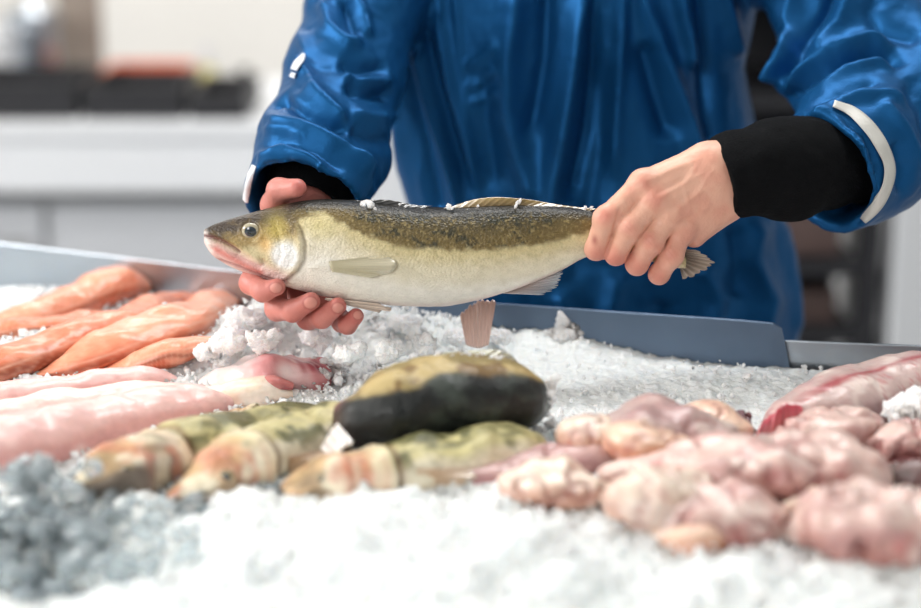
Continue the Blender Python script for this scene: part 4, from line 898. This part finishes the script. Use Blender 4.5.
Vj = Vj + Nj * (np.clip(D, -30, 34) * Sx)[:, None]; Vj = relax(Vj, Fj, 2, .5)
jk = make_obj('jacket', Vj - PO, Fj, M['jacket'], person); jk['label'] = 'blue oilskin jacket with long hanging folds'
sub = jk.modifiers.new('smooth', 'SUBSURF'); sub.levels = 1; sub.render_levels = 1
from mathutils.bvhtree import BVHTree
bvh = BVHTree.FromPolygons(Vj.tolist(), Fj.tolist())
def hit(px, py):
    r = ray(px, py); h = bvh.ray_cast(Vector(CAM), Vector(r / np.linalg.norm(r)))
    return (np.array(h[0]), np.array(h[1])) if h[0] is not None else (None, None)
def strip(name, line, widths, mat, label, n=60, rows=5, lift=.0022):
    c = spline(line, n); T = np.gradient(c, axis=0); T /= np.linalg.norm(T, axis=1)[:, None]; Nn = np.stack([-T[:, 1], T[:, 0]], 1); w_ = np.interp(np.linspace(0, 1, n), np.linspace(0, 1, len(widths)), widths)
    G = []
    for k in range(n):
        for j in range(rows):
            q = c[k] + Nn[k] * w_[k] * (j / (rows - 1) - .5); p, nn = hit(*q)
            G.append((np.nan,) * 3 if p is None else p + (nn if nn @ (CAM - p) > 0 else -nn) * lift)
    G = np.array(G); ok = ~np.isnan(G[:, 0]); 
    for a_ in np.where(~ok)[0]: G[a_] = G[np.where(ok)[0][np.argmin(np.abs(np.where(ok)[0] - a_))]]
    G = G.reshape(n, rows, 3); 
    for _ in range(3): G[1:-1] = G[1:-1] * .5 + (G[:-2] + G[2:]) * .25
    G = G.reshape(-1, 3); F = [(k * rows + j, k * rows + j + 1, (k + 1) * rows + j + 1, (k + 1) * rows + j) for k in range(n - 1) for j in range(rows - 1)]
    o = make_obj(name, G - PO, F, mat, jk); o['label'] = label; s = o.modifiers.new('thick', 'SOLIDIFY'); s.thickness = .001; s.offset = 1; return o
strip('reflective_band', [(833, 105), (850, 112), (868, 128), (882, 150), (888, 168), (884, 190), (874, 208), (864, 220)], [7, 11, 12, 10, 9, 7], M['reflect'], 'pale reflective band around the cuff')
strip('reflective_band', [(255, 166), (250, 178), (247, 190), (246, 202)], [4, 5, 5, 4], M['print'], 'white band at the edge of the sleeve cuff', rows=3, lift=.0008)
strip('sleeve_print', [(303, 56), (299, 64), (296, 70)], [3, 7, 6], M['print'], 'small white printed mark on the upper sleeve', n=12)
strip('sleeve_print', [(296, 73), (294, 78)], [4, 5], M['print'], 'tiny white printed dot below the mark', n=6, rows=3)
# stitched seam of the front placket
# ---- knitted inner sleeves
def knit(name, pts, rs, cut, n_cut, hollow, label):
    P0 = np.array(pts)
    def f(P):
        d = chain(P, pts, rs, .02); d = np.maximum(d, plane(P, cut, n_cut)); return np.maximum(d, -chain(P, hollow[0], hollow[1], .01))
    lo = P0.min(0) - .085; hi = P0.max(0) + .085
    V, F = sdf_mesh(lo, hi, .0025, f); V = relax(V, F, 2, .5); N_ = normals(V, F)
    ax = np.array(pts[-1]) - np.array(pts[0]); ax /= np.linalg.norm(ax); s = (V - P0[0]) @ ax
    D = fbm(V * 28, 3, 91) * .0025 + np.sin(s * 110 + vnoise(V * 20, 5) * 2.5) * .0012 * sm(.01, .04, s)
    V = V + N_ * D[:, None]; o = make_obj(name, V - PO, F, M['knit'], person); o['label'] = label; return o
nk = np.array([-.93, -.25, -.27]); nk /= np.linalg.norm(nk)
ck = A(719, 178, .004)
knit('knitted_cuff', [A(712, 180, .0), A(745, 172, .016), A(790, 168, .034), A(850, 158, .09)], [.0345, .042, .0500, .048], ck, nk, ([A(700, 182, 0), A(735, 178, .012)], [.031, .030]), 'black knitted cuff above the fist')
nk2 = np.array([-.25, -.75, -.6]); nk2 /= np.linalg.norm(nk2)
knit('knitted_cuff', [A(306, 206, .074), A(314, 185, .105), A(326, 145, .16)], [.040, .044, .046], A(306, 204, .070), nk2, ([A(304, 214, .05), A(310, 196, .09)], [.029, .029]), 'black knitted cuff above the hand under the fish head')
# ---- trousers and boots
def trs(P):
    d = ellip(P, (.17, .43, .92), (.19, .135, .16))
    for s in (-1, 1): d = smin(d, chain(P, [(.17 + s * .09, .43, .9), (.17 + s * .11, .45, .5), (.17 + s * .12, .46, .14)], [.105, .08, .068], .03), .03)
    return d
V, F = sdf_mesh((-.15, .2, .03), (.5, .7, 1.12), .012, trs); make_obj('trousers', V - PO, F, M['trousers'], person)
for s in (-1, 1):
    def bt_(P): return np.maximum(smin(chain(P, [(.17 + s * .12, .46, .16), (.17 + s * .12, .46, .06)], [.06, .05], .02), chain(P, [(.17 + s * .12, .46, .045), (.17 + s * .13, .27, .035)], [.05, .042], .02), .03), -P[2])
    V, F = sdf_mesh((.17 + s * .12 - .09, .18, -.02), (.17 + s * .12 + .09, .56, .26), .008, bt_); make_obj('boot', V - PO, F, M['black'], person)
